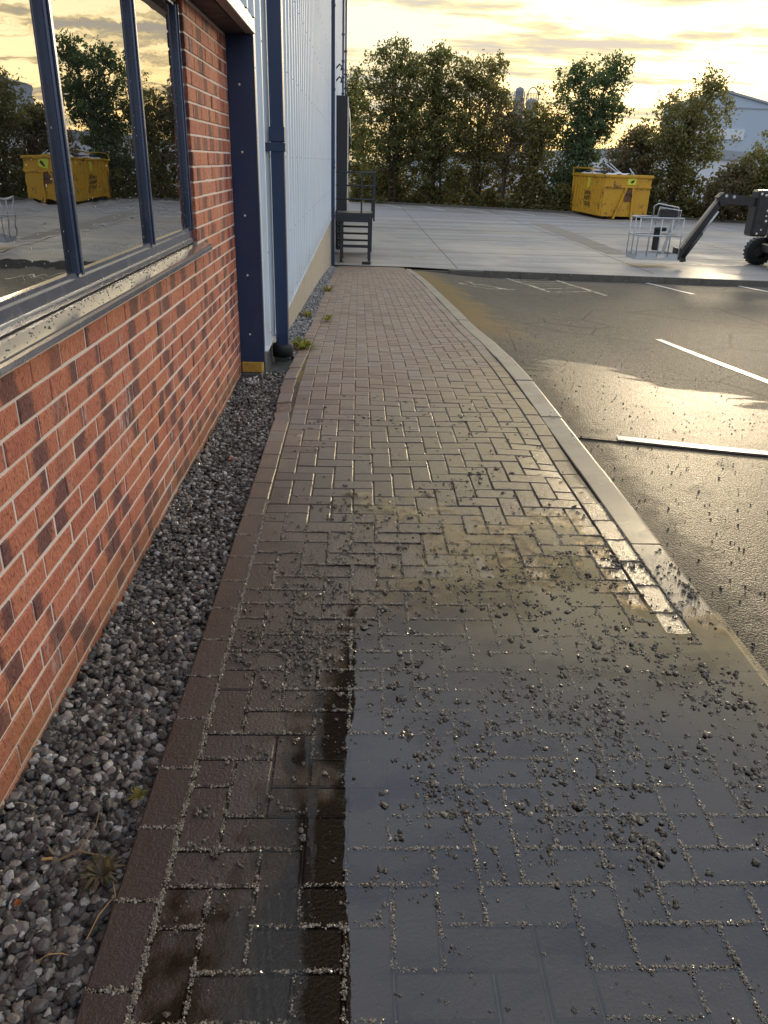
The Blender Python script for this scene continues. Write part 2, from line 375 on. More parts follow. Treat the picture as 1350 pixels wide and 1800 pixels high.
def mk_tarmac(name, base0, base1, new):
    mt, t = new_mat(name); p = t.pos(); x, y, z = t.sep(p)
    ag = t.node('ShaderNodeTexVoronoi', {'Vector': p, 'Scale': 105.0 if new else 120.0}); agd = ag.outputs['Distance']
    n = t.noise(p, 240, 3, .7); b = t.noise(p, .9, 6, .62); b2 = t.noise(p, 4.5, 5, .65)
    c = t.mix(b, base0, base1)
    c = t.mix(t.mapr(t.sep(ag.outputs['Color'])[0], .45, .80, 0, .85), c, (.34, .295, .23)); c = t.mix(t.mapr(t.sep(ag.outputs['Color'])[1], .55, .75, 0, .85), c, (.016, .014, .013))
    c = t.mix(t.mapr(agd, .30, .62, 0, .92), c, (.012, .011, .010))
    c = t.mix(t.mapr(b2, .55, .72, 0, .35), c, (.028, .025, .022))
    ck = t.node('ShaderNodeTexVoronoi', {'Vector': t.mix(.06, p, t.noise(p, 3, 4, .6, out='Color')), 'Scale': .55}, feature='DISTANCE_TO_EDGE')
    c = t.mix(t.mapr(ck.outputs['Distance'], .010, .003, 0, .8), c, (.010, .009, .008))
    # wet run with crisp, ragged far edge
    e = t.math('ADD', t.math('SUBTRACT', 7.0, y), t.math('MULTIPLY', t.math('SUBTRACT', t.noise(t.scale(p, (.55, 1.3, 1)), 1.5, 4, .55, .4), .5), 5.0))
    e = t.math('SUBTRACT', e, t.math('MULTIPLY', t.math('MAXIMUM', t.math('SUBTRACT', x, 2.2), 0.0), 1.1))
    wet = t.mapr(e, 0.0, .28)
    if new: wet = t.mapr(b2, .30, .5, .55, 1.0)
    # moss creeping from the kerb
    ms = t.math('MULTIPLY', t.mapr(t.math('ADD', x, t.math('MULTIPLY', t.noise(p, 2.5, 5, .65), -1.4)), 1.35, .85), t.mapr(y, 7.2, 9.5))
    c = t.mix(t.math('MULTIPLY', ms, .8), c, (.24, .15, .035))
    kerb_dark = t.math('MULTIPLY', t.mapr(t.math('ADD', x, t.math('MULTIPLY', t.math('SUBTRACT', t.noise(p, 9, 5, .7), .5), .5)), 1.62, 1.42), t.mapr(y, 7.5, 5.5))  # darker band of tarmac next to the kerb, ragged by noise
    c = t.mix(t.math('MULTIPLY', kerb_dark, .85), c, (.022, .019, .016))
    wet = t.math('MULTIPLY', wet, t.mapr(kerb_dark, 0, 1, 1.0, .35, False))
    c = t.mix(wet, c, t.mix(1, c, (.62, .60, .58), 'MULTIPLY'))
    h = t.math('ADD', t.math('ADD', t.math('MULTIPLY', agd, -1.0), t.math('MULTIPLY', t.sep(ag.outputs['Color'])[2], .9)), t.math('MULTIPLY', n, .5))
    finish(t, **{'Base Color': c, 'Roughness': t.mapr(wet, 0, 1, .62, .45, False), 'Normal': t.bump(h, 1.0, .009), 'Specular IOR Level': .34,
                 'Coat Weight': t.mapr(wet, 0, 1, .0, .34, False), 'Coat Roughness': t.mapr(b2, .3, .7, .30, .46), 'Coat IOR': 1.34, 'Coat Normal': t.bump(t.math('ADD', h, n), 1.0, .005)})
    return mt
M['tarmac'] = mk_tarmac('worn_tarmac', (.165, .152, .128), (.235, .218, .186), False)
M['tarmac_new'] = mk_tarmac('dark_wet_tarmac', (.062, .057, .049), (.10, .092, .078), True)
def mk_yard():
    mt, t = new_mat('yard_concrete'); p = t.pos(); x, y, z = t.sep(p)
    n = t.noise(p, 60, 4, .7); b = t.noise(p, .35, 6, .6); st = t.noise(t.scale(p, (.07, 1.1, 1)), 1.1, 6, .65)
    c = t.mix(b, (.20, .197, .19), (.30, .292, .278)); c = t.mix(t.mapr(st, .46, .60, 0, .55), c, (.18, .155, .13)); c = t.mix(t.mapr(st, .44, .34, 0, .5), c, (.42, .41, .39))
    c = t.mix(t.mapr(t.noise(p, .8, 5), .58, .72, 0, .5), c, (.20, .15, .095))
    c = t.mix(t.mapr(n, .55, .75, 0, .3), c, (.12, .11, .10))
    wet = t.mapr(t.noise(t.scale(p, (.35, .22, 1)), .55, 5, .6, .3), .46, .60)
    finish(t, **{'Base Color': c, 'Roughness': .68, 'Coat Weight': t.math('MULTIPLY', wet, .6), 'Coat Roughness': .40, 'Normal': t.bump(n, .3, .006)}); return mt
M['yard'] = mk_yard()
def mk_slabfix():
    mt, t = new_mat('new_concrete_patch'); p = t.pos(); n = t.noise(p, 30, 4, .7)
    finish(t, **{'Base Color': t.mix(n, (.19, .165, .13), (.25, .22, .17)), 'Roughness': .9, 'Normal': t.bump(n, .3, .006)}); return mt
M['slabfix'] = mk_slabfix()
def mk_kerb():
    mt, t = new_mat('kerb_concrete'); p = t.pos(); r = t.n.new('ShaderNodeObjectInfo').outputs['Random']; y = t.sep(p)[1]
    n = t.noise(p, 210, 4, .7); b = t.noise(p, 5, 5, .65)
    c = t.mix(r, (.25, .225, .18), (.31, .28, .225)); c = t.mix(t.mapr(b, .42, .68, 0, .7), c, (.17, .14, .10)); c = t.mix(t.mapr(n, .55, .7, 0, .6), c, (.13, .11, .09))
    wet = t.mapr(t.math('ADD', y, t.math('MULTIPLY', t.noise(p, 3, 4), 1.4)), 5.2, 3.2)
    c = t.mix(wet, c, t.mix(1, c, (.55, .5, .46), 'MULTIPLY'))
    finish(t, **{'Base Color': c, 'Roughness': .62, 'Coat Weight': t.mapr(wet, 0, 1, .2, .95), 'Coat Roughness': t.mapr(b, .3, .7, .12, .3), 'Normal': t.bump(n, .5, .003), 'Coat Normal': t.bump(n, .25, .003)}); return mt
M['kerb'] = mk_kerb()
def mk_yardkerb():
    mt, t = new_mat('mossy_kerb'); p = t.pos(); n = t.noise(p, 9, 5, .7)
    c = t.mix(n, (.05, .048, .04), (.15, .14, .12)); c = t.mix(t.mapr(t.noise(p, 22, 3), .62, .72, 0, .6), c, (.40, .39, .36))
    finish(t, **{'Base Color': c, 'Roughness': .85, 'Normal': t.bump(n, .5, .01)}); return mt
M['yardkerb'] = mk_yardkerb()
def mk_line(name, col, wear):
    mt, t = new_mat(name); p = t.pos(); n = t.noise(p, 75, 4, .7); b = t.noise(p, 5, 4)
    al = t.mapr(t.math('ADD', t.math('MULTIPLY', n, .6), t.math('MULTIPLY', b, .4)), wear, wear + .09)
    d = t.node('ShaderNodeBsdfPrincipled', {'Base Color': t.mix(n, col, tuple(v * .72 for v in col)), 'Roughness': .5, 'Alpha': al, 'Coat Weight': .4, 'Coat Roughness': .3})
    t.l.new(d.outputs[0], t.node('ShaderNodeOutputMaterial').inputs[0]); return mt
M['line'] = mk_line('white_road_paint', (.78, .77, .72), .33); M['line_worn'] = mk_line('worn_road_paint', (.62, .57, .42), .44)
def mk_glass():
    mt, t = new_mat('window_glass'); p = t.pos()
    wv = t.math('ADD', t.noise(t.scale(p, (1, .8, 2.6)), 3.0, 2), t.math('MULTIPLY', t.noise(t.scale(p, (1, 2.0, 9)), 6.0, 0), .12))
    finish(t, **{'Base Color': (.008, .009, .008), 'Roughness': .004, 'IOR': 5.5, 'Normal': t.bump(wv, .05, .010)}); return mt
M['glass'] = mk_glass()
def mk_sill():
    mt, t = new_mat('metal_sill'); p = t.pos(); n = t.noise(p, 55, 4, .7); b = t.noise(p, 4, 5)
    c = t.mix(t.mapr(b, .45, .7, 0, .5), (.60, .58, .57), (.50, .46, .42)); c = t.mix(t.mapr(n, .70, .75, 0, .6), c, (.10, .09, .08))
    finish(t, **{'Base Color': c, 'Metallic': .85, 'Roughness': .17}); return mt
M['sill'] = mk_sill()
def mk_water():
    mt, t = new_mat('puddle_water'); p = t.pos(); f = t.mapr(t.attr('depth'), -.0008, .0022)
    nb = t.bump(t.math('ADD', t.math('MULTIPLY', t.noise(p, 18, 2), .4), t.math('MULTIPLY', t.noise(p, 150, 2), t.mapr(f, 0, 1, .35, .0, False))), .10, .004)
    fr = t.node('ShaderNodeFresnel', {'IOR': 1.58, 'Normal': nb})
    gl = t.node('ShaderNodeBsdfGlossy', {'Color': (1, 1, 1), 'Roughness': t.mapr(f, 0, 1, .17, .02, False), 'Normal': nb})
    tr = t.node('ShaderNodeBsdfTransparent', {'Color': t.mix(f, (1, 1, 1), (.92, .80, .62))})
    mx = t.node('ShaderNodeMixShader', {0: t.math('MULTIPLY', fr.outputs[0], f), 1: tr.outputs[0], 2: gl.outputs[0]})
    t.l.new(mx.outputs[0], t.node('ShaderNodeOutputMaterial').inputs[0]); return mt
M['water'] = mk_water()
M['gravel'] = rnd_mat('dark_wet_gravel', (.020, .018, .016), (.105, .092, .080), (.22, .19, .16), .6, .15, c3=(.38, .36, .33))
M['gravel_grey'] = rnd_mat('grey_dry_gravel', (.10, .10, .105), (.30, .30, .30), (.42, .41, .40), .8, 0)
M['grit'] = rnd_mat('wet_sandy_grit', (.12, .10, .072), (.27, .225, .165), (.36, .32, .26), .5, .5)
M['grit_dark'] = rnd_mat('dark_wet_grit', (.05, .042, .033), (.13, .11, .085), (.24, .21, .17), .5, .5)
M['crumb'] = rnd_mat('dark_soil_crumbs', (.040, .034, .026), (.115, .095, .072), (.19, .16, .12), .7, .35)
M['bark'] = paint('bark', (.075, .058, .042), .9, 0, .5, (.03, .025, .02), .8, scale=14)
M['leaf_dark'] = leaf_mat('leaf_dark_green', (.080, .090, .038), (.180, .178, .080), (.20, .13, .04))
M['leaf_olive'] = leaf_mat('leaf_olive', (.110, .112, .048), (.215, .200, .092), (.22, .14, .05), .12)
M['leaf_brown'] = leaf_mat('leaf_russet', (.110, .082, .056), (.205, .152, .104), (.09, .10, .045), .3)
M['leaf_blue'] = leaf_mat('leaf_bluegreen', (.060, .096, .052), (.140, .178, .098), (.16, .12, .05), .04)
M['weed'] = leaf_mat('weed_leaf', (.14, .17, .03), (.28, .27, .06), (.35, .2, .04), .2)
M['autumn'] = paint('fallen_leaf_orange', (.42, .12, .025), .6, 0, .4, (.2, .05, .02))
M['twig'] = paint('dry_twig', (.20, .13, .065), .8)
M['straw'] = paint('straw_wood', (.48, .28, .10), .7)
def mk_skip():
    mt, t = new_mat('yellow_skip_paint'); p = t.pos(); n = t.noise(p, 2.6, 7, .75, .4); n2 = t.noise(t.scale(p, (1, 1, .35)), 7, 5, .7)
    c = t.mix(t.noise(p, 1.1, 3), (.55, .30, .012), (.47, .25, .010)); c = t.mix(t.mapr(n, .56, .62), c, (.10, .042, .020))
    c = t.mix(t.mapr(n2, .60, .72, 0, .55), c, (.20, .10, .02))
    finish(t, **{'Base Color': c, 'Roughness': .5, 'Normal': t.bump(n2, .2, .01)}); return mt
M['skip'] = mk_skip()
M['print'] = paint('black_print', (.015, .014, .012), .6)
M['label_y'] = paint('lime_label', (.60, .66, .04), .5)
M['rubbish'] = paint('white_plastic_waste', (.62, .62, .62), .6, 0, .5, (.25, .25, .27), .5)
M['far_clad'] = paint('far_blue_cladding', (.40, .49, .60), .6, 0, .1, (.36, .44, .54), scale=.3)
M['far_white'] = paint('far_white_wall', (.62, .68, .74), .6, 0, .1, scale=.3)
M['far_roof'] = paint('far_roof', (.30, .34, .39), .5, 0, .1, scale=.3)
M['silo'] = paint('silo_metal', (.24, .27, .30), .6, .0, .2, (.2, .2, .2), scale=.4)
M['blue_tarp'] = paint('blue_container', (.05, .06, .20), .5)
M['pole'] = paint('weathered_post', (.20, .18, .15), .8)
def mk_ground():
    mt, t = new_mat('rough_ground'); p = t.pos(); n = t.noise(p, 1.5, 6, .65)
    finish(t, **{'Base Color': t.mix(n, (.05, .045, .025), (.10, .085, .05)), 'Roughness': .95, 'Normal': t.bump(n, .5, .05)}); return mt
M['ground'] = mk_ground()

# ------------------------------------------------------------------ setting: ground, yard, car park
YARD_Z = -1.0
g = MB().add([(-1500, -400, -1.5), (1500, -400, -1.5), (1500, 3000, -1.5), (-1500, 3000, -1.5)], [(0, 1, 2, 3)]).build('ground', M['ground'], kind='structure')
tag(g, 'rough open ground beyond the yard reaching the horizon', 'ground')
def yard_edge(x): return 20.6 - .088 * (x - 1.4)
def fence_y(x): return 54.3 - .50 * (x - 1.0)
# yard polygon: from building to far right, kerb line to tree line
xs = np.concatenate([np.linspace(-.70, 1.40, 4), np.linspace(2.5, 40, 40)])
V = []; 
for x in xs:
    y0 = 20.95 if x <= 1.42 else yard_edge(x) + .13
    V += [(x, y0, YARD_Z), (x, max(fence_y(x), y0 + 5), YARD_Z)]
V = np.array(V); a = np.arange(len(xs) - 1) * 2
yard = link('yard', np_mesh('yard', V, np.stack([a, a + 2, a + 3, a + 1], -1), M['yard']), None, 'structure')
tag(yard, 'wide pale concrete service yard with damp patches', 'yard')
b = MB(); 
for i in range(5):   # recent trench repair and its slabs
    y0 = 25.6 + i * 2.75; b2 = MB().box((7.95 + .06 * i, y0, YARD_Z - .05), (8.75 + .08 * i, y0 + 2.55, YARD_Z + .004)); b2.build('concrete_patch', M['slabfix'], yard)
for (xa, ya, xb, yb, wd) in [(1.2, 23.25, 30, 23.35, .09), (1.3, 30.0, 30, 30.0, .06), (1.3, 37.0, 22, 37.0, .06), (5, 26.6, 30, 25.9, .06)]:
    MB().bar((xa, ya, YARD_Z + .003), (xb, yb, YARD_Z + .003), wd, .003).build('painted_line', M['line_worn'], yard)
for i in range(6):
    x0 = 2.2 + 2.4 * i; MB().bar((x0 + .4, fence_y(x0) - 4.6, YARD_Z + .003), (x0 - .6, fence_y(x0) - .8, YARD_Z + .003), .12, .003).build('bay_line', M['line'], yard)
for k in range(6): MB().bar((1.3, 24.8 + 4.4 * k, YARD_Z + .0015), (40 if k < 4 else 18, 24.8 + 4.4 * k, YARD_Z + .0015), .035, .002).build('slab_joint', M['slate'], yard)
for k in range(5): MB().bar((2.6 + 5.2 * k, 20.9, YARD_Z + .0018), (2.6 + 5.2 * k, float(fence_y(2.6 + 5.2 * k)) - .3, YARD_Z + .0018), .03, .002).build('slab_joint', M['slate'], yard)
# kerb upstand between yard and car park
yk = empty('yard_kerb', (1.4, 20.5, -1.1)); tag(yk, 'dark mossy kerb step between tarmac car park and concrete yard', 'kerb', kind='structure')
for i in range(42):
    xa = 1.42 + i * .915; xb = xa + .905
    o = MB(); za = -1.17; zt = YARD_Z + .012 - (.05 * max(0, 1 - i / 2))
    o.add([(xa, yard_edge(xa), za), (xb, yard_edge(xb), za), (xb, yard_edge(xb) + .125, za), (xa, yard_edge(xa) + .125, za),
           (xa, yard_edge(xa) + .012, zt), (xb, yard_edge(xb) + .012, zt), (xb, yard_edge(xb) + .125, zt), (xa, yard_edge(xa) + .125, zt)],
          [(3, 2, 1, 0), (4, 5, 6, 7), (0, 1, 5, 4), (1, 2, 6, 5), (2, 3, 7, 6), (3, 0, 4, 7)])
    k_ = o.build('kerb_stone', M['yardkerb']); k_.parent = yk; k_.location = (-1.4, -20.5, 1.1)

def ztar(X, Y):
    X = np.asarray(X, float); Y = np.asarray(Y, float)
    lin = -.064 * np.clip(Y - 4.0, 0, 16.6); wl = np.clip((X - 1.4) / 1.6, 0, 1); wl = wl * wl * (3 - 2 * wl) * np.clip((Y - 3) / 2, 0, 1)
    z = zg(Y) * (1 - wl) + lin * wl - .028 - .06 * np.clip((Y - 15) / 5, 0, 1) * np.clip((X - 1.3) / 3, 0.3, 1)
    z += .006 * np.sin(X * 1.7 + Y * .6) * np.sin(Y * 1.1 - X * .5) - .010 * np.clip(X - 1.4, 0, 3) * (Y < 99) * .8
    return z
def RB(x): return 4.42 - .205 * (np.asarray(x) - 1.6)
ys = np.concatenate([np.linspace(0, 1, 110)]); xs = np.concatenate([np.linspace(1.30, 6, 40), np.linspace(6.4, 42, 30)])
X, Y = np.meshgrid(xs, ys); Y = RB(X) + (yard_edge(X) + .03 - RB(X)) * Y
nx = len(xs); i, j = np.meshgrid(np.arange(nx - 1), np.arange(len(ys) - 1)); a = (j * nx + i).ravel()
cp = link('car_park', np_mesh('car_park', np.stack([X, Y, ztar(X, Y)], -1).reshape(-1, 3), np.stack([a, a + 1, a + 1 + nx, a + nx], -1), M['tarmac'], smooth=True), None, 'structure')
tag(cp, 'worn brown-grey tarmac car park with faded bay lines', 'car park')
xs = np.concatenate([np.linspace(1.30, 6, 30), np.linspace(6.5, 42, 15)]); X, Y = np.meshgrid(xs, np.linspace(0, 1, 60)); Y = -30 + (RB(X) + .01 + 30) * Y
nx = len(xs); i, j = np.meshgrid(np.arange(nx - 1), np.arange(59)); a = (j * nx + i).ravel()
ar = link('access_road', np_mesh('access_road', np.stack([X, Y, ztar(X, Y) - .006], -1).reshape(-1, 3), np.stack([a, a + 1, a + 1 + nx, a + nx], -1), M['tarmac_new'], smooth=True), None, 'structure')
tag(ar, 'darker wet tarmac strip butting against the older car park surface', 'road')
def road_line(name, p, q, wd, mat, parent, lift=.005):
    n = 14; p = np.array(p, float); q = np.array(q, float); d = (q - p) / np.linalg.norm(q - p); s = np.array([-d[1], d[0]]) * wd / 2
    V = []; 
    for k in range(n + 1):
        c = p + (q - p) * k / n
        for e in (c - s, c + s): V.append((e[0], e[1], float(ztar(e[0], e[1])) + lift))
    V = np.array(V); a = np.arange(n) * 2
    return link(name, np_mesh(name, V, np.stack([a, a + 1, a + 3, a + 2], -1), mat), parent)
def gp(x, y):   # photo pixel -> car park surface
    z = 0.0
    for _ in range(30):
        d = RT * ((x - 675) / F_PX) + UP * ((900 - y) / F_PX) + FW; t = (z - EYE) / d.z
        P = (d.x * t, d.y * t); z = .5 * z + .5 * float(ztar(P[0], min(P[1], 20.4)))
    return P
road_line('bay_line', (1.62, RB(1.62) + .062), (4.6, RB(4.6) + .062), .085, M['line'], cp)
P2, P2b = gp(1157, 597), gp(1350, 672); dv = np.array(P2) - np.array(P2b); road_line('bay_line', P2, np.array(P2b) - dv * .55, .085, M['line'], cp)
for (pa, pb) in [((1130, 496), (1275, 531)), ((1295, 502), (1350, 513))]:
    A, B = np.array(gp(*pa)), np.array(gp(*pb)); L = np.linalg.norm(B - A); road_line('bay_line', A, A + (B - A) / L * 4.0, .09, M['line'], cp)
H1, H2, H3, H4 = [np.array(gp(*q)) for q in ((886, 486), (967, 514), (972, 489), (1065, 520))]
H5 = H3 + (H4 - H3) * .80
for A, B in ((H1, H2), (H3, H4), (H2, H5), (H1, H3)): road_line('hatch_line', A, B, .085, M['line_worn'], cp)
for k in range(1, 6):
    A = H1 + (H2 - H1) * (k / 6); B = H3 + (H5 - H3) * ((k - .55) / 6); road_line('hatch_line', A, B, .06, M['line_worn'], cp, .0055)
# faded wheelchair symbol painted in the bay
E0 = np.array(gp(845, 503)); sy = MB()
def sym(pts, wd):
    V = []
    for k, (px_, py_) in enumerate(pts):
        q = pts[min(k + 1, len(pts) - 1)]; p0 = pts[max(k - 1, 0)]; d = np.array(q) - np.array(p0); d = d / np.linalg.norm(d); n_ = np.array([-d[1], d[0]]) * wd / 2
        for s_ in (-1, 1):
            e = E0 + np.array([px_, py_]) + n_ * s_; V.append((e[0], e[1], float(ztar(*e)) + .005))
    sy.add(V, [(2 * k, 2 * k + 1, 2 * k + 3, 2 * k + 2) for k in range(len(pts) - 1)])
sym([(.42 * math.cos(t) - .05, .42 * math.sin(t) - .25) for t in np.linspace(R_(120), R_(390), 18)], .09)
sym([(-.12, .75), (-.08, .15), (.32, .12), (.48, -.45), (.66, -.40)], .10); sym([(-.1, .48), (.28, .45)], .09); sym([(-.2, .98), (-.05, .98)], .16)
sy.build('painted_wheelchair_symbol', M['line_worn'], cp)

# ------------------------------------------------------------------ path: sand bed, pavers, edging, kerb
XL, XR = -.515, 1.205
def zp(x, y): return zg(y) + lump(x, y)
path = grid_sheet('path', np.linspace(XL + .01, XR, 24), np.linspace(.35, 20.95, 300), lambda X, Y: zp(X, Y) - .0085, M['sand'])
tag(path, 'brown block paved footpath laid in herringbone beside the building', 'path')
def paver_mesh(wx, wy, mat, h=.06, c=.0045):
    hx, hy = wx / 2, wy / 2; b = MB()
    vs = [(-hx, -hy, -h), (hx, -hy, -h), (hx, hy, -h), (-hx, hy, -h), (-hx, -hy, -c), (hx, -hy, -c), (hx, hy, -c), (-hx, hy, -c),
          (-hx + c, -hy + c, 0), (hx - c, -hy + c, 0), (hx - c, hy - c, 0), (-hx + c, hy - c, 0)]
    b.add(vs, [(8, 9, 10, 11)] + [(0 + i, (i + 1) % 4, 4 + (i + 1) % 4, 4 + i) for i in range(4)] + [(4 + i, 4 + (i + 1) % 4, 8 + (i + 1) % 4, 8 + i) for i in range(4)])
    return b.mesh('paver', mat)
U = .1011; J = .0042
cells = []; NX = 15; X0 = XL + U + .001; Y0 = .42; NY = int((20.9 - Y0) / U)
for jy in range(-1, NY):
    for ix in range(-1, NX):
        kk = (ix - jy) % 4
        if kk == 0: cs = [(ix, jy), (ix + 1, jy)]
        elif kk == 3: cs = [(ix, jy), (ix, jy + 1)]
        else: continue
        cs = [q for q in cs if 0 <= q[0] < NX and 0 <= q[1] < NY]
        if not cs: continue
        xa = min(q[0] for q in cs); xb = max(q[0] for q in cs) + 1; ya = min(q[1] for q in cs); yb = max(q[1] for q in cs) + 1
        cells.append((X0 + (xa + xb) / 2 * U, Y0 + (ya + yb) / 2 * U, (xb - xa) * U - J, (yb - ya) * U - J))
cells.sort(key=lambda c: c[1])
meshes = {}
def place(cx, cy, wx, wy):
    """centre height, tilt of a block laid on the bed"""
    e = .05; sx = float(zp(cx + e, cy) - zp(cx - e, cy)) / (2 * e); syl = float(zp(cx, cy + e) - zp(cx, cy - e)) / (2 * e)
    calm = .5 if cy < 2.6 else 1.0
    return float(zp(cx, cy)) + random.uniform(-.0018, .0018) * calm, sx + random.uniform(-.010, .010) * calm, syl + random.uniform(-.010, .010) * calm, random.uniform(-.012, .012)
joint_edges = []
far_v, far_f, far_r = [], [], []
PV = None
for n_, (cx, cy, wx, wy) in enumerate(cells):
    z, sx, s_y, rz = place(cx, cy, wx, wy)
    if cy < 3.2: joint_edges += [((cx - wx / 2, cy - wy / 2), (cx + wx / 2, cy - wy / 2)), ((cx - wx / 2, cy - wy / 2), (cx - wx / 2, cy + wy / 2))]
    key = (round(wx, 4), round(wy, 4))
    if n_ < 300 + 40 and cy > .45 and n_ >= 30:
        if key not in meshes: meshes[key] = paver_mesh(wx, wy, M['paver_one'])
        o = link('paver', meshes[key], path); o.location = (cx, cy, z); o.rotation_euler = (math.atan(s_y), -math.atan(sx), rz)
    else:
        c_ = .0045; hx, hy = wx / 2, wy / 2; b0 = len(far_v)
        for (lx, ly, lz) in [(-hx, -hy, -.02), (hx, -hy, -.02), (hx, hy, -.02), (-hx, hy, -.02), (-hx, -hy, -c_), (hx, -hy, -c_), (hx, hy, -c_), (-hx, hy, -c_), (-hx + c_, -hy + c_, 0), (hx - c_, -hy + c_, 0), (hx - c_, hy - c_, 0), (-hx + c_, hy - c_, 0)]:
            far_v.append((cx + lx - ly * rz, cy + ly + lx * rz, z + lz + lx * sx + ly * s_y))
        fs = [(8, 9, 10, 11)] + [(i, (i + 1) % 4, 4 + (i + 1) % 4, 4 + i) for i in range(4)] + [(4 + i, 4 + (i + 1) % 4, 8 + (i + 1) % 4, 8 + i) for i in range(4)]
        far_f += [tuple(b0 + q for q in f) for f in fs]; far_r += [random.random()] * 9
link('paving_blocks', np_mesh('paving_blocks', far_v, far_f, M['paver_many'], {'rnd': far_r}), path, 'stuff')
eb = paver_mesh(.0965, .1975, M['paver_one']); 
for side, xc in ((0, XL + .05), (1, XR - .051)):
    k0 = 0
    for k in range(101):
        cy = .692 - .2013 + k * .2013
        if cy > 20.85: break
        z, sx, s_y, rz = place(xc, cy, .1, .2); x_ = xc
        if side == 0 and 4.6 < cy < 6.6: x_ -= .028 * math.sin((cy - 4.6) / 2 * math.pi); rz += .09 * math.cos((cy - 4.6) / 2 * math.pi) + random.uniform(-.06, .06); z += random.uniform(-.008, .002); sx += .05
        o = link('edging_block', eb, path); o.location = (x_, cy, z + .002); o.rotation_euler = (math.atan(s_y), -math.atan(sx), rz)
        if cy < 3.4: joint_edges += [((xc + .05, cy - .1), (xc + .05, cy + .1)), ((xc - .05, cy - .1), (xc + .05, cy - .1))]
kerb = empty('kerb', (1.28, 0, 0)); tag(kerb, 'pale flush concrete kerb along the tarmac edge of the footpath', 'kerb', kind='structure')
def kerb_mesh(L):
    b = MB(); pr = [(-.0735, -.12), (.0735, -.12), (.0735, -.022), (.066, -.006), (.052, 0), (-.070, 0), (-.0735, -.004)]
    b.prism(pr, -L / 2, L / 2); return b.mesh('kerb_stone', M['kerb'])
km = kerb_mesh(.906)
for k in range(-1, 23):
    cy = 2.05 - .4575 + k * .915
    if cy > 20.5: break
    o = link('kerb_stone', km, kerb); sl = float(zg(cy + .4) - zg(cy - .4)) / .8 + (.0043 if 1.6 < cy < 3.8 else 0)
    o.location = (random.uniform(-.002, .002), cy, float(zg(cy)) + (-.0035 + .0095 * min(1, max(0, (cy - 1.6) / 2.2))) + random.uniform(-.003, .003)); o.rotation_euler = (math.atan(sl), 0, random.uniform(-.003, .003))

# ------------------------------------------------------------------ puddle
_lat = np.random.default_rng(3).random((64, 64))
def vnoise(x, y):
    xi = np.floor(x).astype(int); yi = np.floor(y).astype(int); fx = x - xi; fy = y - yi; fx = fx * fx * (3 - 2 * fx); fy = fy * fy * (3 - 2 * fy)
    g_ = lambda i, j: _lat[i % 64, j % 64]
    return (g_(xi, yi) * (1 - fx) + g_(xi + 1, yi) * fx) * (1 - fy) + (g_(xi, yi + 1) * (1 - fx) + g_(xi + 1, yi + 1) * fx) * fy
def fbm(x, y, f, o=4): return sum(vnoise(x * f * 2 ** k + 7.3 * k, y * f * 2 ** k + 3.1 * k) / 2 ** k for k in range(o)) / (2 - 2 ** (1 - o)) - .5
def zw(X, Y, rough=True):
    lv = np.clip((2.50 - Y + .20 * (X - .5)) / .75, -1, 1) * .0038 + np.clip((X + .13) / .16, -1, 1) * .0026 - .0010
    lv += np.clip((X - .6) / .6, 0, 1) * np.clip((2.3 - Y) / .6, 0, 1) * .0018
    lv -= .0045 * np.clip((Y - 2.15) / .4, 0, 1) * np.clip((X - .95) / .2, 0, 1)
    if not rough: return np.clip(.55 * lv + .0008 + .0012 * fbm(X, Y, 1.3, 2), -.004, .0034)
    return np.minimum(lv + .0045 * fbm(X, Y, 2.6) + .0045 * fbm(X, Y, 19, 3), .0046)
xs = np.linspace(-.41, 1.356, 260); ys = np.linspace(.50, 3.5, 420)
X, Y = np.meshgrid(xs, ys); Z = zw(X, Y)
nx = len(xs); i, j = np.meshgrid(np.arange(nx - 1), np.arange(len(ys) - 1)); a = (j * nx + i).ravel()
Fq = np.stack([a, a + 1, a + 1 + nx, a + nx], -1); keep = Z.ravel()[Fq].max(1) > -.0045
pm = np_mesh('puddle', np.stack([X, Y, zw(X, Y, False)], -1).reshape(-1, 3), Fq[keep], M['water'], smooth=True)
da = pm.attributes.new('depth', 'FLOAT', 'POINT')
_d = (Z - lump(X, Y)).ravel().astype(np.float32); da.data.foreach_set('value', _d[:len(pm.vertices)])
pw = link('puddle', pm, None, 'structure')
tag(pw, 'shallow rain puddle lying over the paving and kerb', 'puddle')

# ------------------------------------------------------------------ loose grains: numpy instanced little stones
def ico(k=1):
    bm = bmesh.new(); bmesh.ops.create_icosphere(bm, subdivisions=k, radius=1); bm.verts.index_update()
    v = np.array([q.co[:] for q in bm.verts]); f = np.array([[q.index for q in p.verts] for p in bm.faces]); bm.free(); return v, f
ICO_V, ICO_F = ico()
ICO2_V, ICO2_F = ico(2)
OCT_V = np.array([(1, 0, 0), (-1, 0, 0), (0, 1, 0), (0, -1, 0), (0, 0, 1), (0, 0, -1)], float)
OCT_F = np.array([(0, 2, 4), (2, 1, 4), (1, 3, 4), (3, 0, 4), (2, 0, 5), (1, 2, 5), (3, 1, 5), (0, 3, 5)])
def rand_rot(n):
    q = rng.normal(size=(n, 4)); q /= np.linalg.norm(q, axis=1)[:, None]; a, b, c, d = q.T
    return np.stack([1 - 2 * (c * c + d * d), 2 * (b * c - d * a), 2 * (b * d + c * a), 2 * (b * c + d * a), 1 - 2 * (b * b + d * d), 2 * (c * d - b * a), 2 * (b * d - c * a), 2 * (c * d + b * a), 1 - 2 * (b * b + c * c)], -1).reshape(-1, 3, 3)
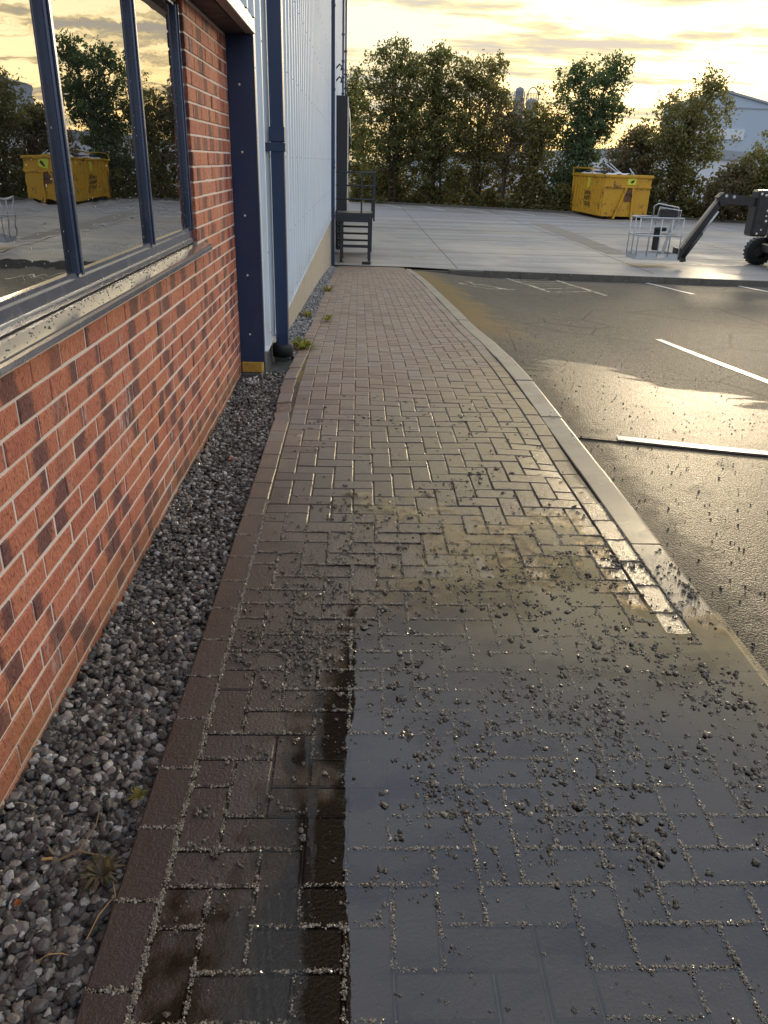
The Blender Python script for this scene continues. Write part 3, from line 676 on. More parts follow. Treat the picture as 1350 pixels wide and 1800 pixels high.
def grains(name, P, rad, mat, base='ico', jitter=.28, flat=.75, parent=None, smooth=False):
    bv, bf = {'ico': (ICO_V, ICO_F), 'ico2': (ICO2_V, ICO2_F), 'oct': (OCT_V, OCT_F)}[base]
    n = len(P); P = np.asarray(P, float); rad = np.asarray(rad, float)
    if base == 'ico2':      # crushed stone: sphere cut by random planes
        V = np.repeat(bv[None], n, 0)
        for _ in range(9):
            d = rng.normal(size=(n, 3)); d /= np.linalg.norm(d, axis=1)[:, None]; lim = rng.uniform(.45, .85, n)
            e = np.maximum(np.einsum('nki,ni->nk', V, d) - lim[:, None], 0); V = V - e[:, :, None] * d[:, None, :]
        V = V * 1.25
    else: V = bv[None] * (1 + rng.uniform(-jitter, jitter, (n, len(bv), 1)))
    V = V * rng.uniform(.62, 1.25, (n, 1, 3)); V = np.einsum('nij,nkj->nki', rand_rot(n), V)
    V[:, :, 2] *= flat; V = V * rad[:, None, None] + P[:, None, :]
    Fq = (bf[None] + (np.arange(n) * len(bv))[:, None, None]).reshape(-1, 3)
    r = np.repeat(rng.random(n), len(bf))
    return link(name, np_mesh(name, V.reshape(-1, 3), Fq, mat, {'rnd': r}, smooth), parent, 'stuff')
# gravel strip by the brick wall
n = 14000; gx = rng.uniform(-.885, -.518, n); gy = .55 + (5.98 - .55) * rng.random(n) ** 1.15
gz = -.034 + rng.uniform(-.012, .006, n) + .010 * np.sin(gy * 3.1) * np.sin(gx * 9); gz += .018 * np.clip((-.80 - gx) / .07, 0, 1)
gP = np.stack([gx, gy, gz], -1); gR = rng.uniform(.0070, .0165, n); nearg = gy < 2.3
gr = grains('gravel', gP[nearg], gR[nearg], M['gravel'], 'ico2'); tag(gr, 'dark wet gravel below the window sill beside the near edging blocks', 'gravel')
gr = grains('gravel', gP[~nearg], gR[~nearg], M['gravel'])
tag(gr, 'dark wet gravel strip between brick wall and paving', 'gravel')
n = 5200; gy = rng.uniform(6.45, 20.6, n); gx = rng.uniform(-.70, -.515, n) 
g2 = grains('gravel', np.stack([gx, gy, zg(gy) - .012 + rng.uniform(-.012, .012, n) + .035 * np.clip((-.60 - gx) / .1, 0, 1)], -1), rng.uniform(.011, .022, n), M['gravel_grey'])
tag(g2, 'pale grey dry gravel along the concrete plinth', 'gravel')
bed = grid_sheet('gravel_bed', np.linspace(-.90, XL + .004, 3), np.linspace(-.5, 20.95, 120), lambda X, Y: zg(Y) - .048, M['slate']); tag(bed, 'dark soil bed under the gravel strip', 'soil')
# sandy grit standing in ridges along the wet joints
def field(x, y): return .5 + .25 * np.sin(4.3 * x + 2.9 * y + .7) + .25 * np.sin(7.1 * y - 5.2 * x) * np.sin(3.0 * x + 1.1)
P = []
for (p, q) in joint_edges:
    p = np.array(p); q = np.array(q); L = np.linalg.norm(q - p); mid = (p + q) / 2
    d = field(mid[0], mid[1]) * (1.25 if mid[1] > 1.0 else .9) + (.3 if mid[0] < -.38 else 0)
    if d < .34: continue
    nn = int(L * 2000 * min(1, d)); t = rng.random(nn); gap = np.sin(t * L * 90 + rng.uniform(0, 6)) + rng.normal(0, .6, nn) > -.35
    pts = p + (q - p) * t[:, None] + rng.normal(0, .0029, (nn, 2)); P.append(pts[gap])
P = np.concatenate(P); rr = rng.uniform(.0011, .0038, len(P)); 
big = rng.random(len(P)) < .05; rr[big] *= 1.7
z = zp(P[:, 0], P[:, 1]) + np.where(P[:, 0] > -.1, .0016, -.0005) + rng.uniform(0, .0034, len(P))
gt = grains('grit', np.column_stack([P, z]), rr, M['grit'], 'oct', .2); tag(gt, 'sandy grit standing in ridges along the wet paving joints', 'grit')
# dark soil crumbs, scattered in clumps and singly
def scatter(n, f, x0, x1, y0, y1):
    out = []; 
    while sum(map(len, out)) < n:
        x = rng.uniform(x0, x1, 4000); y = rng.uniform(y0, y1, 4000); k = rng.random(4000) < f(x, y); out.append(np.column_stack([x, y])[k])
    return np.concatenate(out)[:n]
def dens(x, y):
    v = np.clip(.5 + 2.0 * fbm(x, y, 4.5, 3), 0, 1) ** 1.5; f2 = np.clip(.5 + 3 * fbm(x + 9, y, 1.6, 2), 0, 1)
    band = .9 * np.exp(-((y - (2.02 - .22 * (x - .4))) / .22) ** 2) + .8 * np.exp(-((y - 1.62) / .36) ** 2) * np.clip((x - .05) / .4, .15, 1) + .42 * np.exp(-((y - 2.6) / .35) ** 2) + .15 * np.exp(-((y - 3.3) / .5) ** 2) + .03 * (y < 4.8) + .07
    return np.clip(band * (.08 + v * 1.0) * (.35 + f2), .012, 1) * np.clip((x + .5) / .4, .12, 1)
cen = scatter(3900, dens, -.45, 1.33, .85, 5.2); P = []; rr = []
for c_ in cen:
    kk = rng.integers(1, 12); s_ = rng.uniform(.002, .008); P.append(c_ + rng.normal(0, s_, (kk, 2))); rr.append(rng.uniform(.0012, .0056, kk) * rng.choice([.45, .65, .9, 1.15, 1.35], p=[.36, .34, .2, .08, .02]))
P = np.concatenate(P); rr = np.concatenate(rr); rr *= 1 + .38 * np.clip((2.7 - P[:, 1]) / .5, 0, 1) * np.clip((P[:, 1] - 1.05) / .3, 0, 1); z = zp(P[:, 0], P[:, 1]) + rr * .45 + .0018 * ((P[:, 0] > -.1) & (P[:, 1] < 2.9))
cr = grains('soil_crumbs', np.column_stack([P, z]), rr, M['crumb']); tag(cr, 'dark crumbs of wet soil scattered over the paving', 'soil')
sp = scatter(15000, lambda x, y: np.clip(.04 + dens(x, y), 0, 1) * (y < 3.6), -.5, 1.34, .8, 3.6)
fg = grains('grit', np.column_stack([sp, zp(sp[:, 0], sp[:, 1]) + .0022 * (sp[:, 0] > -.1)]), rng.uniform(.0008, .0026, len(sp)), M['grit_dark'], 'oct', .2); tag(fg, 'fine sandy grit sprinkled over the wet paving', 'grit')
tp = scatter(1500, lambda x, y: np.clip(1.3 - .28 * (x - 1.4), .05, 1) * np.clip(1.4 - .16 * y, .06, 1), 1.37, 5.5, 1.7, 9)
cr2 = grains('loose_chippings', np.column_stack([tp, ztar(tp[:, 0], tp[:, 1]) + .0025 - .006 * (tp[:, 1] < RB(tp[:, 0]))]), rng.uniform(.0018, .0062, len(tp)), M['crumb']); tag(cr2, 'loose dark chippings strewn on the tarmac beside the kerb', 'chippings')

exec_sections = []
# ------------------------------------------------------------------ the building
WX, CX_, Y_END, Y_BEG, TOP = -.865, -.70, 38.8, -9.0, 8.3
bld = empty('industrial_building', (WX, 5.75, 0), 'long brick and pale blue clad industrial building with navy trim', 'building')
def bpart(mb, name, mat, parent=None, smooth=False, kind=None):
    """part in world coordinates under the building"""
    o = mb.build(name, mat, None, smooth, kind); p = parent or bld; o.parent = p
    if p is bld: o.location = (-WX, -5.75, 0)
    return o
WIN0, WIN1, SILL_Z, HEAD = -3.50, 4.41, 1.035, 2.20
b = MB(); b.box((WX - .20, Y_BEG, -.3), (WX - .0028, 5.75, SILL_Z - .02)); b.box((WX - .20, WIN1 + .004, SILL_Z - .02), (WX - .0028, 5.75, 2.24)); b.box((WX - .20, Y_BEG, SILL_Z - .02), (WX - .0028, WIN0, 2.24))
wall = bpart(b, 'brick_wall', M['mortar'])
bricks = []
COURSE, BL, JT = .075, .225, .010
for r_i in range(-2, 30):
    z0 = .017 + r_i * COURSE
    if z0 + .065 > 2.20: break
    k0 = math.floor((-4.0) / BL); 
    for k in range(k0, 44):
        ya = k * BL + (BL / 2 if r_i % 2 else 0) + .02; yb = ya + BL - JT
        if z0 + .065 > SILL_Z - .02:
            if yb <= WIN1 + .03 and ya >= WIN0: continue
            if ya < WIN1 < yb: ya = WIN1
            if ya < WIN1 and ya >= WIN0: continue
        if yb > 5.735: yb = 5.735
        if yb - ya < .03 or ya > 5.73: continue
        bricks.append((ya, yb, z0, z0 + .065))
def brick_geo(L, Hh, dx, c=.003):
    hy, hz = L / 2, Hh / 2
    v = [(-.10, -hy, -hz), (-.10, hy, -hz), (-.10, hy, hz), (-.10, -hy, hz), (dx - c, -hy, -hz), (dx - c, hy, -hz), (dx - c, hy, hz), (dx - c, -hy, hz), (dx, -hy + c, -hz + c), (dx, hy - c, -hz + c), (dx, hy - c, hz - c), (dx, -hy + c, hz - c)]
    f = [(8, 9, 10, 11)] + [(i, (i + 1) % 4, 4 + (i + 1) % 4, 4 + i) for i in range(4)] + [(4 + i, 4 + (i + 1) % 4, 8 + (i + 1) % 4, 8 + i) for i in range(4)]
    return v, f
def size_on_screen(q):
    yc = (q[0] + q[1]) / 2; return -1 if yc < 1.0 + .75 * (1 - min(q[2], 1)) * .5 else 1 / yc
order = sorted(bricks, key=size_on_screen, reverse=True)
one = set(map(id, order[:300])); bm_cache = {}; bv, bf, brd, buv = [], [], [], []
for q in bricks:
    ya, yb, za, zb = q; L = round(yb - ya, 4); c_ = Vector((WX, (ya + yb) / 2, (za + zb) / 2))
    dxo = random.uniform(-.0015, .0025)
    if id(q) in one:
        if L not in bm_cache:
            v, f = brick_geo(L, .065, 0); me = np_mesh('brick', v, f, M['brick_one'], uv=[((v[i][1] / L + .5), (v[i][2] / .065 + .5)) for ff in f for i in ff]); bm_cache[L] = me
        o = link('brick', bm_cache[L], wall); o.location = (c_.x + dxo, c_.y, c_.z); o.rotation_euler = (random.uniform(-.004, .004), random.uniform(-.006, .006), random.uniform(-.005, .005))
    else:
        v, f = brick_geo(L, .065, dxo); b0 = len(bv); bv += [(c_.x + a_, c_.y + b_, c_.z + d_) for a_, b_, d_ in v]; bf += [tuple(b0 + i for i in ff) for ff in f]; brd += [random.random()] * 9
        buv += [((v[i][1] / L + .5), (v[i][2] / .065 + .5)) for ff in f for i in ff]
link('brickwork', np_mesh('brickwork', bv, bf, M['brick_many'], {'rnd': brd}, uv=buv), wall, 'stuff')
# brick reveal at the window jamb
for r_i in range(14, 30):
    z0 = .017 + r_i * COURSE
    if z0 + .065 > 2.2: break
    o = link('brick', bm_cache[sorted(bm_cache)[0]], wall) if False else None
    v = MB().box((WX - .105, WIN1 + .0005, z0), (WX - .002, WIN1 + .004, z0 + .065)); 
b = MB()
win = bpart(MB().box((-.950, WIN0, 1.045), (-.935, WIN1, HEAD)), 'window', M['black'])
def wpart(mb, name, mat, kind=None, smooth=False):
    o = mb.build(name, mat, win, smooth, kind); return o
mull = [WIN0 + .02, -2.18, -1.225, -.27, .685, 1.64, 2.595, 3.55, WIN1 - .022]
wpart(MB().bbox((-.930, WIN0, 1.07), (-.888, WIN1 - .002, 1.130), .006), 'bottom_rail', M['frame'])
wpart(MB().bbox((-.905, WIN0, 1.066), (-.880, WIN1 - .002, 1.090), .004), 'drip_rail', M['frame'])
wpart(MB().bbox((-.930, WIN0, HEAD - .05), (-.888, WIN1 - .002, HEAD - .002), .006), 'head_rail', M['frame'])
for y in mull: wpart(MB().bbox((-.930, y - .022, 1.131), (-.886, y + .022, HEAD - .052), .005).bbox((-.886, y - .009, 1.131), (-.879, y + .009, HEAD - .052), .002), 'mullion', M['frame'])
for y0, y1 in zip(mull[:-1], mull[1:]):
    wpart(MB().box((-.914, y0 + .018, 1.12), (-.906, y1 - .018, HEAD - .045)), 'pane', M['glass'])
    gk = MB()
    for (ya, yb, za, zb) in ((y0 + .022, y1 - .022, 1.130, 1.142), (y0 + .022, y1 - .022, HEAD - .062, HEAD - .052)): gk.box((-.906, ya, za), (-.894, yb, zb))
    for ya in (y0 + .022, y1 - .030): gk.box((-.906, ya, 1.142), (-.894, ya + .008, HEAD - .062))
    wpart(gk, 'glazing_bead', M['frame'])
# dried splash marks on the panes
n = 420; sy_, sz_ = rng.uniform(1.2, 4.35, n), 1.15 + .95 * rng.random(n) ** 1.7; sv, sf = [], []
for i in range(n):
    if min(abs(sy_[i] - q) for q in mull) < .035: continue
    r_ = rng.uniform(.0008, .0022); st = rng.uniform(1, 2.2); b0 = len(sv)
    for kk in range(6): t = kk * math.pi / 3; sv.append((-.9055, sy_[i] + r_ * math.cos(t), sz_[i] + r_ * st * math.sin(t)))
    sf.append(tuple(b0 + kk for kk in range(6)))
link('splash_marks', np_mesh('splash_marks', sv, sf, M['white']), win, 'stuff')
# sill
b = MB(); pr = [(-.905, 1.066), (-.818, 1.046), (-.812, 1.043), (-.8125, 1.034), (-.905, 1.052)]
b.prism(pr, WIN0 - .05, 4.53); sill = bpart(b, 'window_sill', M['sill'])
MB().box((-.8155, WIN0 - .05, 1.018), (-.8115, 4.529, 1.0335)).build('sill_lip', M['frame'], sill)
n = 260; P = np.column_stack([rng.uniform(-.875, -.822, n), rng.uniform(1.2, 4.5, n)]); z = 1.066 + (P[:, 0] + .905) * -.23 + .0008
grains('sill_dirt', np.column_stack([P, z]), rng.uniform(.0010, .0034, n), M['crumb'], 'oct', parent=sill)
# soffit, fascia, upper cladding
bpart(MB().box((-1.05, Y_BEG, 2.243), (CX_ - .012, 5.74, 2.30)).box((WX - .1, Y_BEG, 2.201), (CX_ - .045, 5.73, 2.2425)), 'soffit', M['soffit'])
bpart(MB().bbox((CX_ - .040, Y_BEG, 2.205), (CX_ + .022, 5.765, 2.232), .004).bbox((CX_ - .012, Y_BEG, 2.233), (CX_ + .016, 5.76, 2.292), .004), 'fascia', M['fascia'])
def clad_sheet(L, z0, z1):
    b = MB(); pitch = .333; pr = []
    for k in range(3):
        y = k * pitch; pr += [(0, y), (0, y + .215), (.030, y + .240), (.030, y + .290), (0, y + .315)]
        
    pr += [(0, .999)]; pr2 = []
    for (dx_, y) in pr:
        pr2.append((dx_, y))
    V = []; 
    for (dx_, y) in pr2: V += [(dx_, y, z0), (dx_, y, z1)]
    F_ = [(2 * i, 2 * i + 2, 2 * i + 3, 2 * i + 1) for i in range(len(pr2) - 1)]
    # small stiffening flutes in the flats
    me = bpy.data.meshes.new('cladding_sheet'); me.from_pydata(V, [], F_); me.materials.append(M['clad']); me.update(); return me
lowm = clad_sheet(1, .175, TOP); upm = clad_sheet(1, 2.288, TOP)
yy = 5.76
while yy < Y_END - .1:
    o = link('cladding_sheet', lowm, bld); o.location = (CX_ - WX, yy - 5.75, 0); yy += 1.0
yy = 4.76
while yy > Y_BEG:
    o = link('cladding_sheet', upm, bld); o.location = (CX_ - WX, yy - 5.75, 0); yy -= 1.0
bpart(MB().box((-14, Y_BEG, 2.32), (CX_ - .015, 5.745, TOP - .02)).box((-14, 5.765, -1.3), (CX_ - .015, Y_END, TOP - .02)).box((-14, Y_BEG, -1.3), (-1.07, 5.744, 2.319)), 'core_wall', M['slate'])
bpart(MB().prism([(-14.1, TOP), (-.09, TOP), (-.09, TOP + .16), (-.14, TOP + .20), (-7, TOP + 1.1), (-14.1, TOP + .2)], Y_BEG - .2, Y_END + .25), 'roof_eaves', M['navy'])
n = 0; scb = MB()
for zz in (.26, .85, 1.5, 2.2, 2.9, 3.6, 4.3, 5.0):
    y = 5.76 + .265
    while y < 30:
        yo = y + (.333 if int(zz * 10) % 2 else 0)
        scb.box((CX_ + .030, yo - .005, zz - .005), (CX_ + .034, yo + .005, zz + .005)); y += .666
bpart(scb, 'screws', M['screw'], kind='stuff')
# concrete plinth panels below the cladding
yj = [6.42, 12.13, 17.2, 22.4, 27.6, 32.8, Y_END]
for a_, b_ in zip(yj[:-1], yj[1:]): bpart(MB().bbox((CX_ - .10, a_ + .006, -1.4), (CX_ + .004, b_ - .006, .172), .006), 'plinth_panel', M['plinth'])
bpart(MB().box((CX_ - .02, 5.765, .165), (CX_ + .035, Y_END, .174)), 'drip_flashing', M['clad'])
# navy return pier, with fixings, foam and footing below it
pier = bpart(MB().bbox((WX + .001, 5.742, .095), (CX_ + .004, 5.759, 2.204), .003).bbox((CX_ - .004, 5.741, .095), (CX_ + .012, 5.80, 2.204), .003), 'corner_flashing', M['navy'])
for zz in (.30, .72, 1.12, 1.52, 1.92):
    MB().lathe([(.0, .004), (.006, .003), (.008, 0)], (WX + .075, 5.742, zz), (0, -1, 0), 8).build('rivet', M['white'], pier)
    MB().lathe([(.0, .004), (.005, .003), (.007, 0)], (CX_ + .0125, 5.775, zz + .1), (1, 0, 0), 8).build('rivet', M['white'], pier)
bpart(MB().bbox((WX + .004, 5.735, .012), (CX_ - .006, 5.83, .094), .008), 'foam_strip', M['foam'])
bpart(MB().bbox((WX + .001, 5.72, -.35), (CX_ - .012, 5.90, .010), .006).box((CX_ - .08, 5.90, -.4), (CX_ - .002, 6.42, .172)), 'footing', M['slate'])
# downpipes
def downpipe(xc, yc, wd, z0, z1, joints, brackets, boot):
    p = bpart(MB().bbox((xc - wd / 2, yc - wd / 2, z0), (xc + wd / 2, yc + wd / 2, z1), .006), 'downpipe', M['navy'])
    for zj in joints: MB().bbox((xc - wd / 2 - .006, yc - wd / 2 - .006, zj), (xc + wd / 2 + .006, yc + wd / 2 + .006, zj + .10), .004).build('joint_collar', M['navy'], p)
    for zj in brackets:
        MB().bbox((xc - wd / 2 - .055, yc - wd / 2 - .010, zj), (xc + wd / 2 + .010, yc - wd / 2 - .002, zj + .058), .002).bbox((xc + wd / 2 + .001, yc - wd / 2 - .002, zj), (xc + wd / 2 + .009, yc + wd / 2, zj + .058), .002).build('bracket', M['navy'], p)
    if boot: MB().lathe([(.0, z0 - .055), (wd * .86, z0 - .055), (wd * .88, z0 + .02), (wd * .80, z0 + .045), (wd * .5, z0 + .047)], (xc, yc, 0), (0, 0, 1), 20).build('drain_boot', M['black'], p, True)
    return p
downpipe(-.608, 6.35, .098, .060, TOP + .02, [1.60, 4.6], [1.535, 4.2], True)
downpipe(-.635, 20.35, .085, -.93, TOP + .02, [1.4], [.2, 1.3, 2.95, 4.6], False)
for (yc, xo) in ((31.0, -.62), (35.5, -.60)):
    p = bpart(MB().tube([(xo, yc, 2.9), (xo, yc, TOP)], .035, 8), 'service_pipe', M['navy'])
    for zz in (3.1, 3.6, 4.1, 4.6, 5.4): MB().box((CX_, yc - .03, zz), (xo + .05, yc + .03, zz + .07)).build('bracket', M['navy'], p)
b = MB()   # small swan-necked wall lights
for zz in (3.75, 3.45): 
    p = bpart(MB().tube([(CX_, 24.2, zz), (CX_ + .12, 24.2, zz + .12), (CX_ + .20, 24.2, zz + .05)], .022, 6).lathe([(.03, .0), (.07, -.09), (.0, -.085)], (CX_ + .20, 24.2, zz + .07), (0, 0, 1), 10), 'wall_light', M['dark_steel'])

# ------------------------------------------------------------------ dock shelter
ds = empty('dock_shelter', (CX_, 24.6, 0), 'black fabric dock shelter with pale edge strip on the far wall', 'dock shelter')
def dpart(mb, name, mat, smooth=False):
    o = mb.build(name, mat, ds, smooth); o.location = (-CX_, -24.6, 0); return o
dpart(MB().bbox((CX_ + .005, 24.6, -.15), (CX_ + .34, 24.68, 3.15), .01), 'side_curtain', M['fabric'])
dpart(MB().bbox((CX_ + .005, 24.68, 2.95), (CX_ + .34, 27.8, 3.15), .01), 'head_curtain', M['fabric'])
dpart(MB().bbox((CX_ + .005, 27.8, -.15), (CX_ + .34, 27.88, 3.15), .01), 'side_curtain', M['fabric'])
dpart(MB().bbox((CX_ + .341, 24.58, -.15), (CX_ + .372, 24.70, 3.12), .004), 'edge_strip', M['white'])
dpart(MB().add([(CX_ + .375, 24.7, 2.9), (CX_ + .46, 25.5, 1.95), (CX_ + .44, 27.6, 1.95), (CX_ + .375, 27.8, 2.9), (CX_ + .36, 24.7, 2.9), (CX_ + .44, 25.5, 1.95), (CX_ + .42, 27.6, 1.95), (CX_ + .36, 27.8, 2.9)], [(0, 1, 2, 3), (7, 6, 5, 4), (0, 4, 5, 1), (1, 5, 6, 2), (2, 6, 7, 3)]), 'flap', M['white'])
for y in (24.75, 25.2, 27.2): dpart(MB().bbox((CX_ + .006, y, -.98), (CX_ + .20, y + .22, -.16), .02), 'dock_buffer', M['black'])

# ------------------------------------------------------------------ metal staircase with landing
stt = empty('metal_staircase', (-.15, 21.9, YARD_Z), 'dark steel landing with railings and steps at the end of the path', 'staircase')
def spart(mb, name, mat=None, parent=None, smooth=False):
    o = mb.build(name, mat or M['dark_steel'], parent or stt, smooth)
    if parent is None: o.location = (.15, -21.9, -YARD_Z)
    return o
sx0, sx1, sy0, sy1 = -.60, .36, 21.55, 22.75
spart(MB().bbox((sx0, sy0, .02), (sx1, sy0 + .02, .245), .003).bbox((sx1 - .02, sy0 + .021, .02), (sx1, sy1, .245), .003).box((sx0, sy0 + .02, .20), (sx1 - .021, sy1, .225)), 'landing')
for x in (-.455, .295):
    for y in (sy0 + .06, sy1 - .06):
        l_ = spart(MB().bbox((x - .035, y - .035, YARD_Z), (x + .035, y + .035, .02), .004), 'leg'); MB().box((x - .07, y - .07, YARD_Z + .001), (x + .07, y + .07, YARD_Z + .014)).build('base_plate', M['dark_steel'], l_)
spart(MB().bbox((-.42, sy0 + .03, -.62), (.26, sy0 + .09, -.55), .004), 'cross_brace')
for k in range(5): spart(MB().bbox((sx0 + .02, sy1 + .02 + .26 * k, .0 - .205 * k - .02), (sx1 - .03, sy1 + .26 + .26 * k, .0 - .205 * k + .03), .004), 'tread')
for x in (sx0 + .01, sx1 - .02): spart(MB().bar((x, sy1, .13), (x, sy1 + 1.42, -.98), .012, .2, (0, 0, 1)), 'stringer')
for zz in (.575, .90, 1.215):
    spart(MB().tube([(sx0, sy0 + .02, zz), (sx1 + .04, sy0 + .02, zz), (sx1 + .04, sy1, zz)], .021, 8), 'handrail', smooth=True)
for (x, y) in ((.07, sy0 + .02), (sx0 + .03, sy0 + .02), (sx1 + .04, sy0 + .05), (sx1 + .04, sy1)): spart(MB().bbox((x - .022, y - .022, .05), (x + .022, y + .022, 1.21), .003), 'post')
for x in (sx1 + .02,): spart(MB().tube([(x, sy1, 1.21), (x, sy1 + 1.4, .10)], .021, 8), 'handrail', smooth=True); spart(MB().bbox((x - .02, sy1 + 1.36, -.98), (x + .02, sy1 + 1.40, .12), .003), 'post')
blk = MB().bbox((.10, 21.2, YARD_Z - .03), (.33, 21.36, YARD_Z + .06), .01).build('timber_block', M['black']); tag(blk, 'small black block lying at the foot of the steel landing', 'block')

# ------------------------------------------------------------------ yellow skip
sk = empty('yellow_skip', (14.25, 43.9, YARD_Z), 'large yellow roll-on skip heaped with rubbish beside the trees', 'skip', rz=R_(3))
def kpart(mb, name, mat=None, parent=None): return mb.build(name, mat or M['skip'], parent or sk)
LW, LH, LL, BZ = 1.25, 2.20, 5.6, .22
b = MB().box((-LW + .0, 0, BZ), (LW, .05, LH)).box((-LW, LL - .05, BZ), (LW, LL, LH)).box((-LW, .05, BZ), (-LW + .05, LL - .05, LH)).box((LW - .05, .05, BZ), (LW, LL - .05, LH)).box((-LW, 0, BZ - .06), (LW, LL, BZ - .001))
body = kpart(b, 'body')
for s in (-1, 1):
    for k in range(11): kpart(MB().prism([(s * LW, .10 + k * .525), (s * (LW + .07), .15 + k * .525), (s * (LW + .07), .25 + k * .525), (s * LW, .30 + k * .525)], BZ - .05, LH - .12, 'z'), 'rib')
kpart(MB().bbox((-LW - .09, -.07, LH - .13), (LW + .09, .052, LH + .02), .02), 'rim_rail'); kpart(MB().bbox((-LW - .09, LL - .05, LH - .13), (LW + .09, LL + .07, LH + .02), .02), 'rim_rail')
for s in (-1, 1): kpart(MB().bbox((min(s * (LW - .03), s * (LW + .09)), .054, LH - .13), (max(s * (LW - .03), s * (LW + .09)), LL - .052, LH + .02), .02), 'rim_rail')
kpart(MB().bbox((-LW - .02, -.09, 1.58), (LW + .02, -.001, 1.68), .01), 'cross_rail')
for (xa, xb) in ((-.08, -.62), (.28, .36)): kpart(MB().bar((xa, -.06, 1.58), (xb, -.10, .04), .10, .10, (1, 0, 0)), 'hook_frame_bar')
kpart(MB().box((-.12, -.03, .9), (.30, -.001, 1.57)), 'hook_plate', paint('rust_plate', (.16, .075, .035), .8, 0, .6, (.05, .03, .02)))
kpart(MB().bar((-.04, -.07, 1.28), (.24, -.07, 1.28), .05, .05), 'hook_bar', M['dark_steel'])
for s in (-1, 1):
    kpart(MB().box((s * .55 - .05, .1, .02), (s * .55 + .05, LL - .1, BZ - .062)), 'runner')
    for yy in (.35, LL - .3):
        wl = kpart(MB().lathe([(.0, -.11), (.15, -.11), (.16, -.08), (.16, .08), (.15, .11), (0, .11)], (s * .95, yy, .16), (1, 0, 0), 18), 'roller', M['black'])
for yy in (2.2, LL - .02): kpart(MB().tube([(-LW - .05, yy, LH + .02), (-LW - .05, yy, LH + .30)], .03, 6), 'guard_post')
kpart(MB().bar((-LW - .05, 2.2, LH + .30), (-LW - .05, LL, LH + .30), .05, .06), 'guard_rail'); kpart(MB().bar((-LW - .05, LL - .02, LH + .29), (LW, LL - .02, LH + .29), .05, .06), 'guard_rail')
kpart(MB().box((-.05, -.012, 1.74), (.42, -.002, 2.05)), 'warning_label', M['label_y'])
kpart(MB().add([(.10, -.015, 1.84), (.22, -.015, 1.80), (.33, -.015, 1.90), (.28, -.015, 1.98), (.18, -.015, 1.94)], [(0, 1, 2, 3, 4)]), 'label_mark', M['print'])
kpart(MB().box((-LW - .075, 2.30, 1.52), (-LW - .071, 2.62, 2.02)), 'warning_label', M['label_y'])
def text(body_, size, loc, rot, mat, parent, name='lettering'):
    cu = bpy.data.curves.new(name, 'FONT'); cu.body = body_; cu.size = size; cu.extrude = .001; cu.align_x = 'CENTER'; cu.offset = size * .02
    o = bpy.data.objects.new(name, cu); C.objects.link(o); dg = bpy.context.evaluated_depsgraph_get(); me = bpy.data.meshes.new_from_object(o.evaluated_get(dg))
    bpy.data.objects.remove(o); me.materials.clear(); me.materials.append(mat); q = link(name, me, parent); q.location = loc; q.rotation_euler = rot; return q
for s_, sz, zz in (('GENERAL', .27, 1.16), ('WASTE', .30, .88)): text(s_, sz, (-LW - .076, 2.5, zz), (R_(90), 0, R_(-90)), M['print'], sk)
for zz, yl in ((.72, .45), (.60, .38)): kpart(MB().box((-LW - .076, 2.5 - yl, zz), (-LW - .0715, 2.45, zz + .06)).box((-LW - .076, 2.55, zz), (-LW - .0715, 2.5 + yl, zz + .06)), 'small_print', M['print'])
# rubbish in the skip
hx = np.linspace(-1.15, 1.15, 18); hy = np.linspace(.15, LL - .2, 30)
def heap(X, Y): return 1.95 + .36 * np.exp(-((X + .3) / 1.0) ** 2) * (.6 + .4 * np.sin(Y * 1.3 + .5)) + .07 * np.sin(X * 9 + Y * 4) * np.sin(Y * 7 - X * 3)
hp = grid_sheet('rubbish_heap', hx, hy, heap, M['rubbish'], None, 'thing'); hp.location = (14.25, 43.9, YARD_Z); hp.rotation_euler = (0, 0, R_(3)); tag(hp, 'heap of white plastic waste filling the yellow skip', 'rubbish')
for (x, y, z, l, az, el_, lb_) in ((-.25, .8, 2.2, 1.1, 140, 30, 'long grey tube leaning over the skip heap, lower of a crossed pair'), (-.1, .9, 2.2, 1.0, 136, 34, 'long grey tube leaning over the skip heap, upper of a crossed pair'), (.5, .6, 2.15, .8, 100, 28, 'short steep grey tube poking up behind the lime label'), (.2, .5, 2.2, .7, 60, 12, 'short grey tube lying almost flat on the skip heap')):
    p0 = Vector((x, y, z)); d = Vector((math.cos(R_(az)) * math.cos(R_(el_)), math.sin(R_(az)) * math.cos(R_(el_)), math.sin(R_(el_))))
    o = MB().tube([p0 - d * .3, p0 + d * l], .028, 6).build('metal_tube', M['galv']); o.location = (14.25, 43.9, YARD_Z); tag(o, lb_, 'tube', 'tubes in the skip')

# ------------------------------------------------------------------ boom lift
bl = empty('boom_lift', (12.4, 22.9, YARD_Z), 'black articulated boom lift with galvanised basket parked in the yard', 'boom lift')
def lpart(mb, name, mat, parent=None, smooth=False):
    o = mb.build(name, mat, parent or bl, smooth)
    if parent is None: o.location = (-12.4, -22.9, -YARD_Z)
    return o
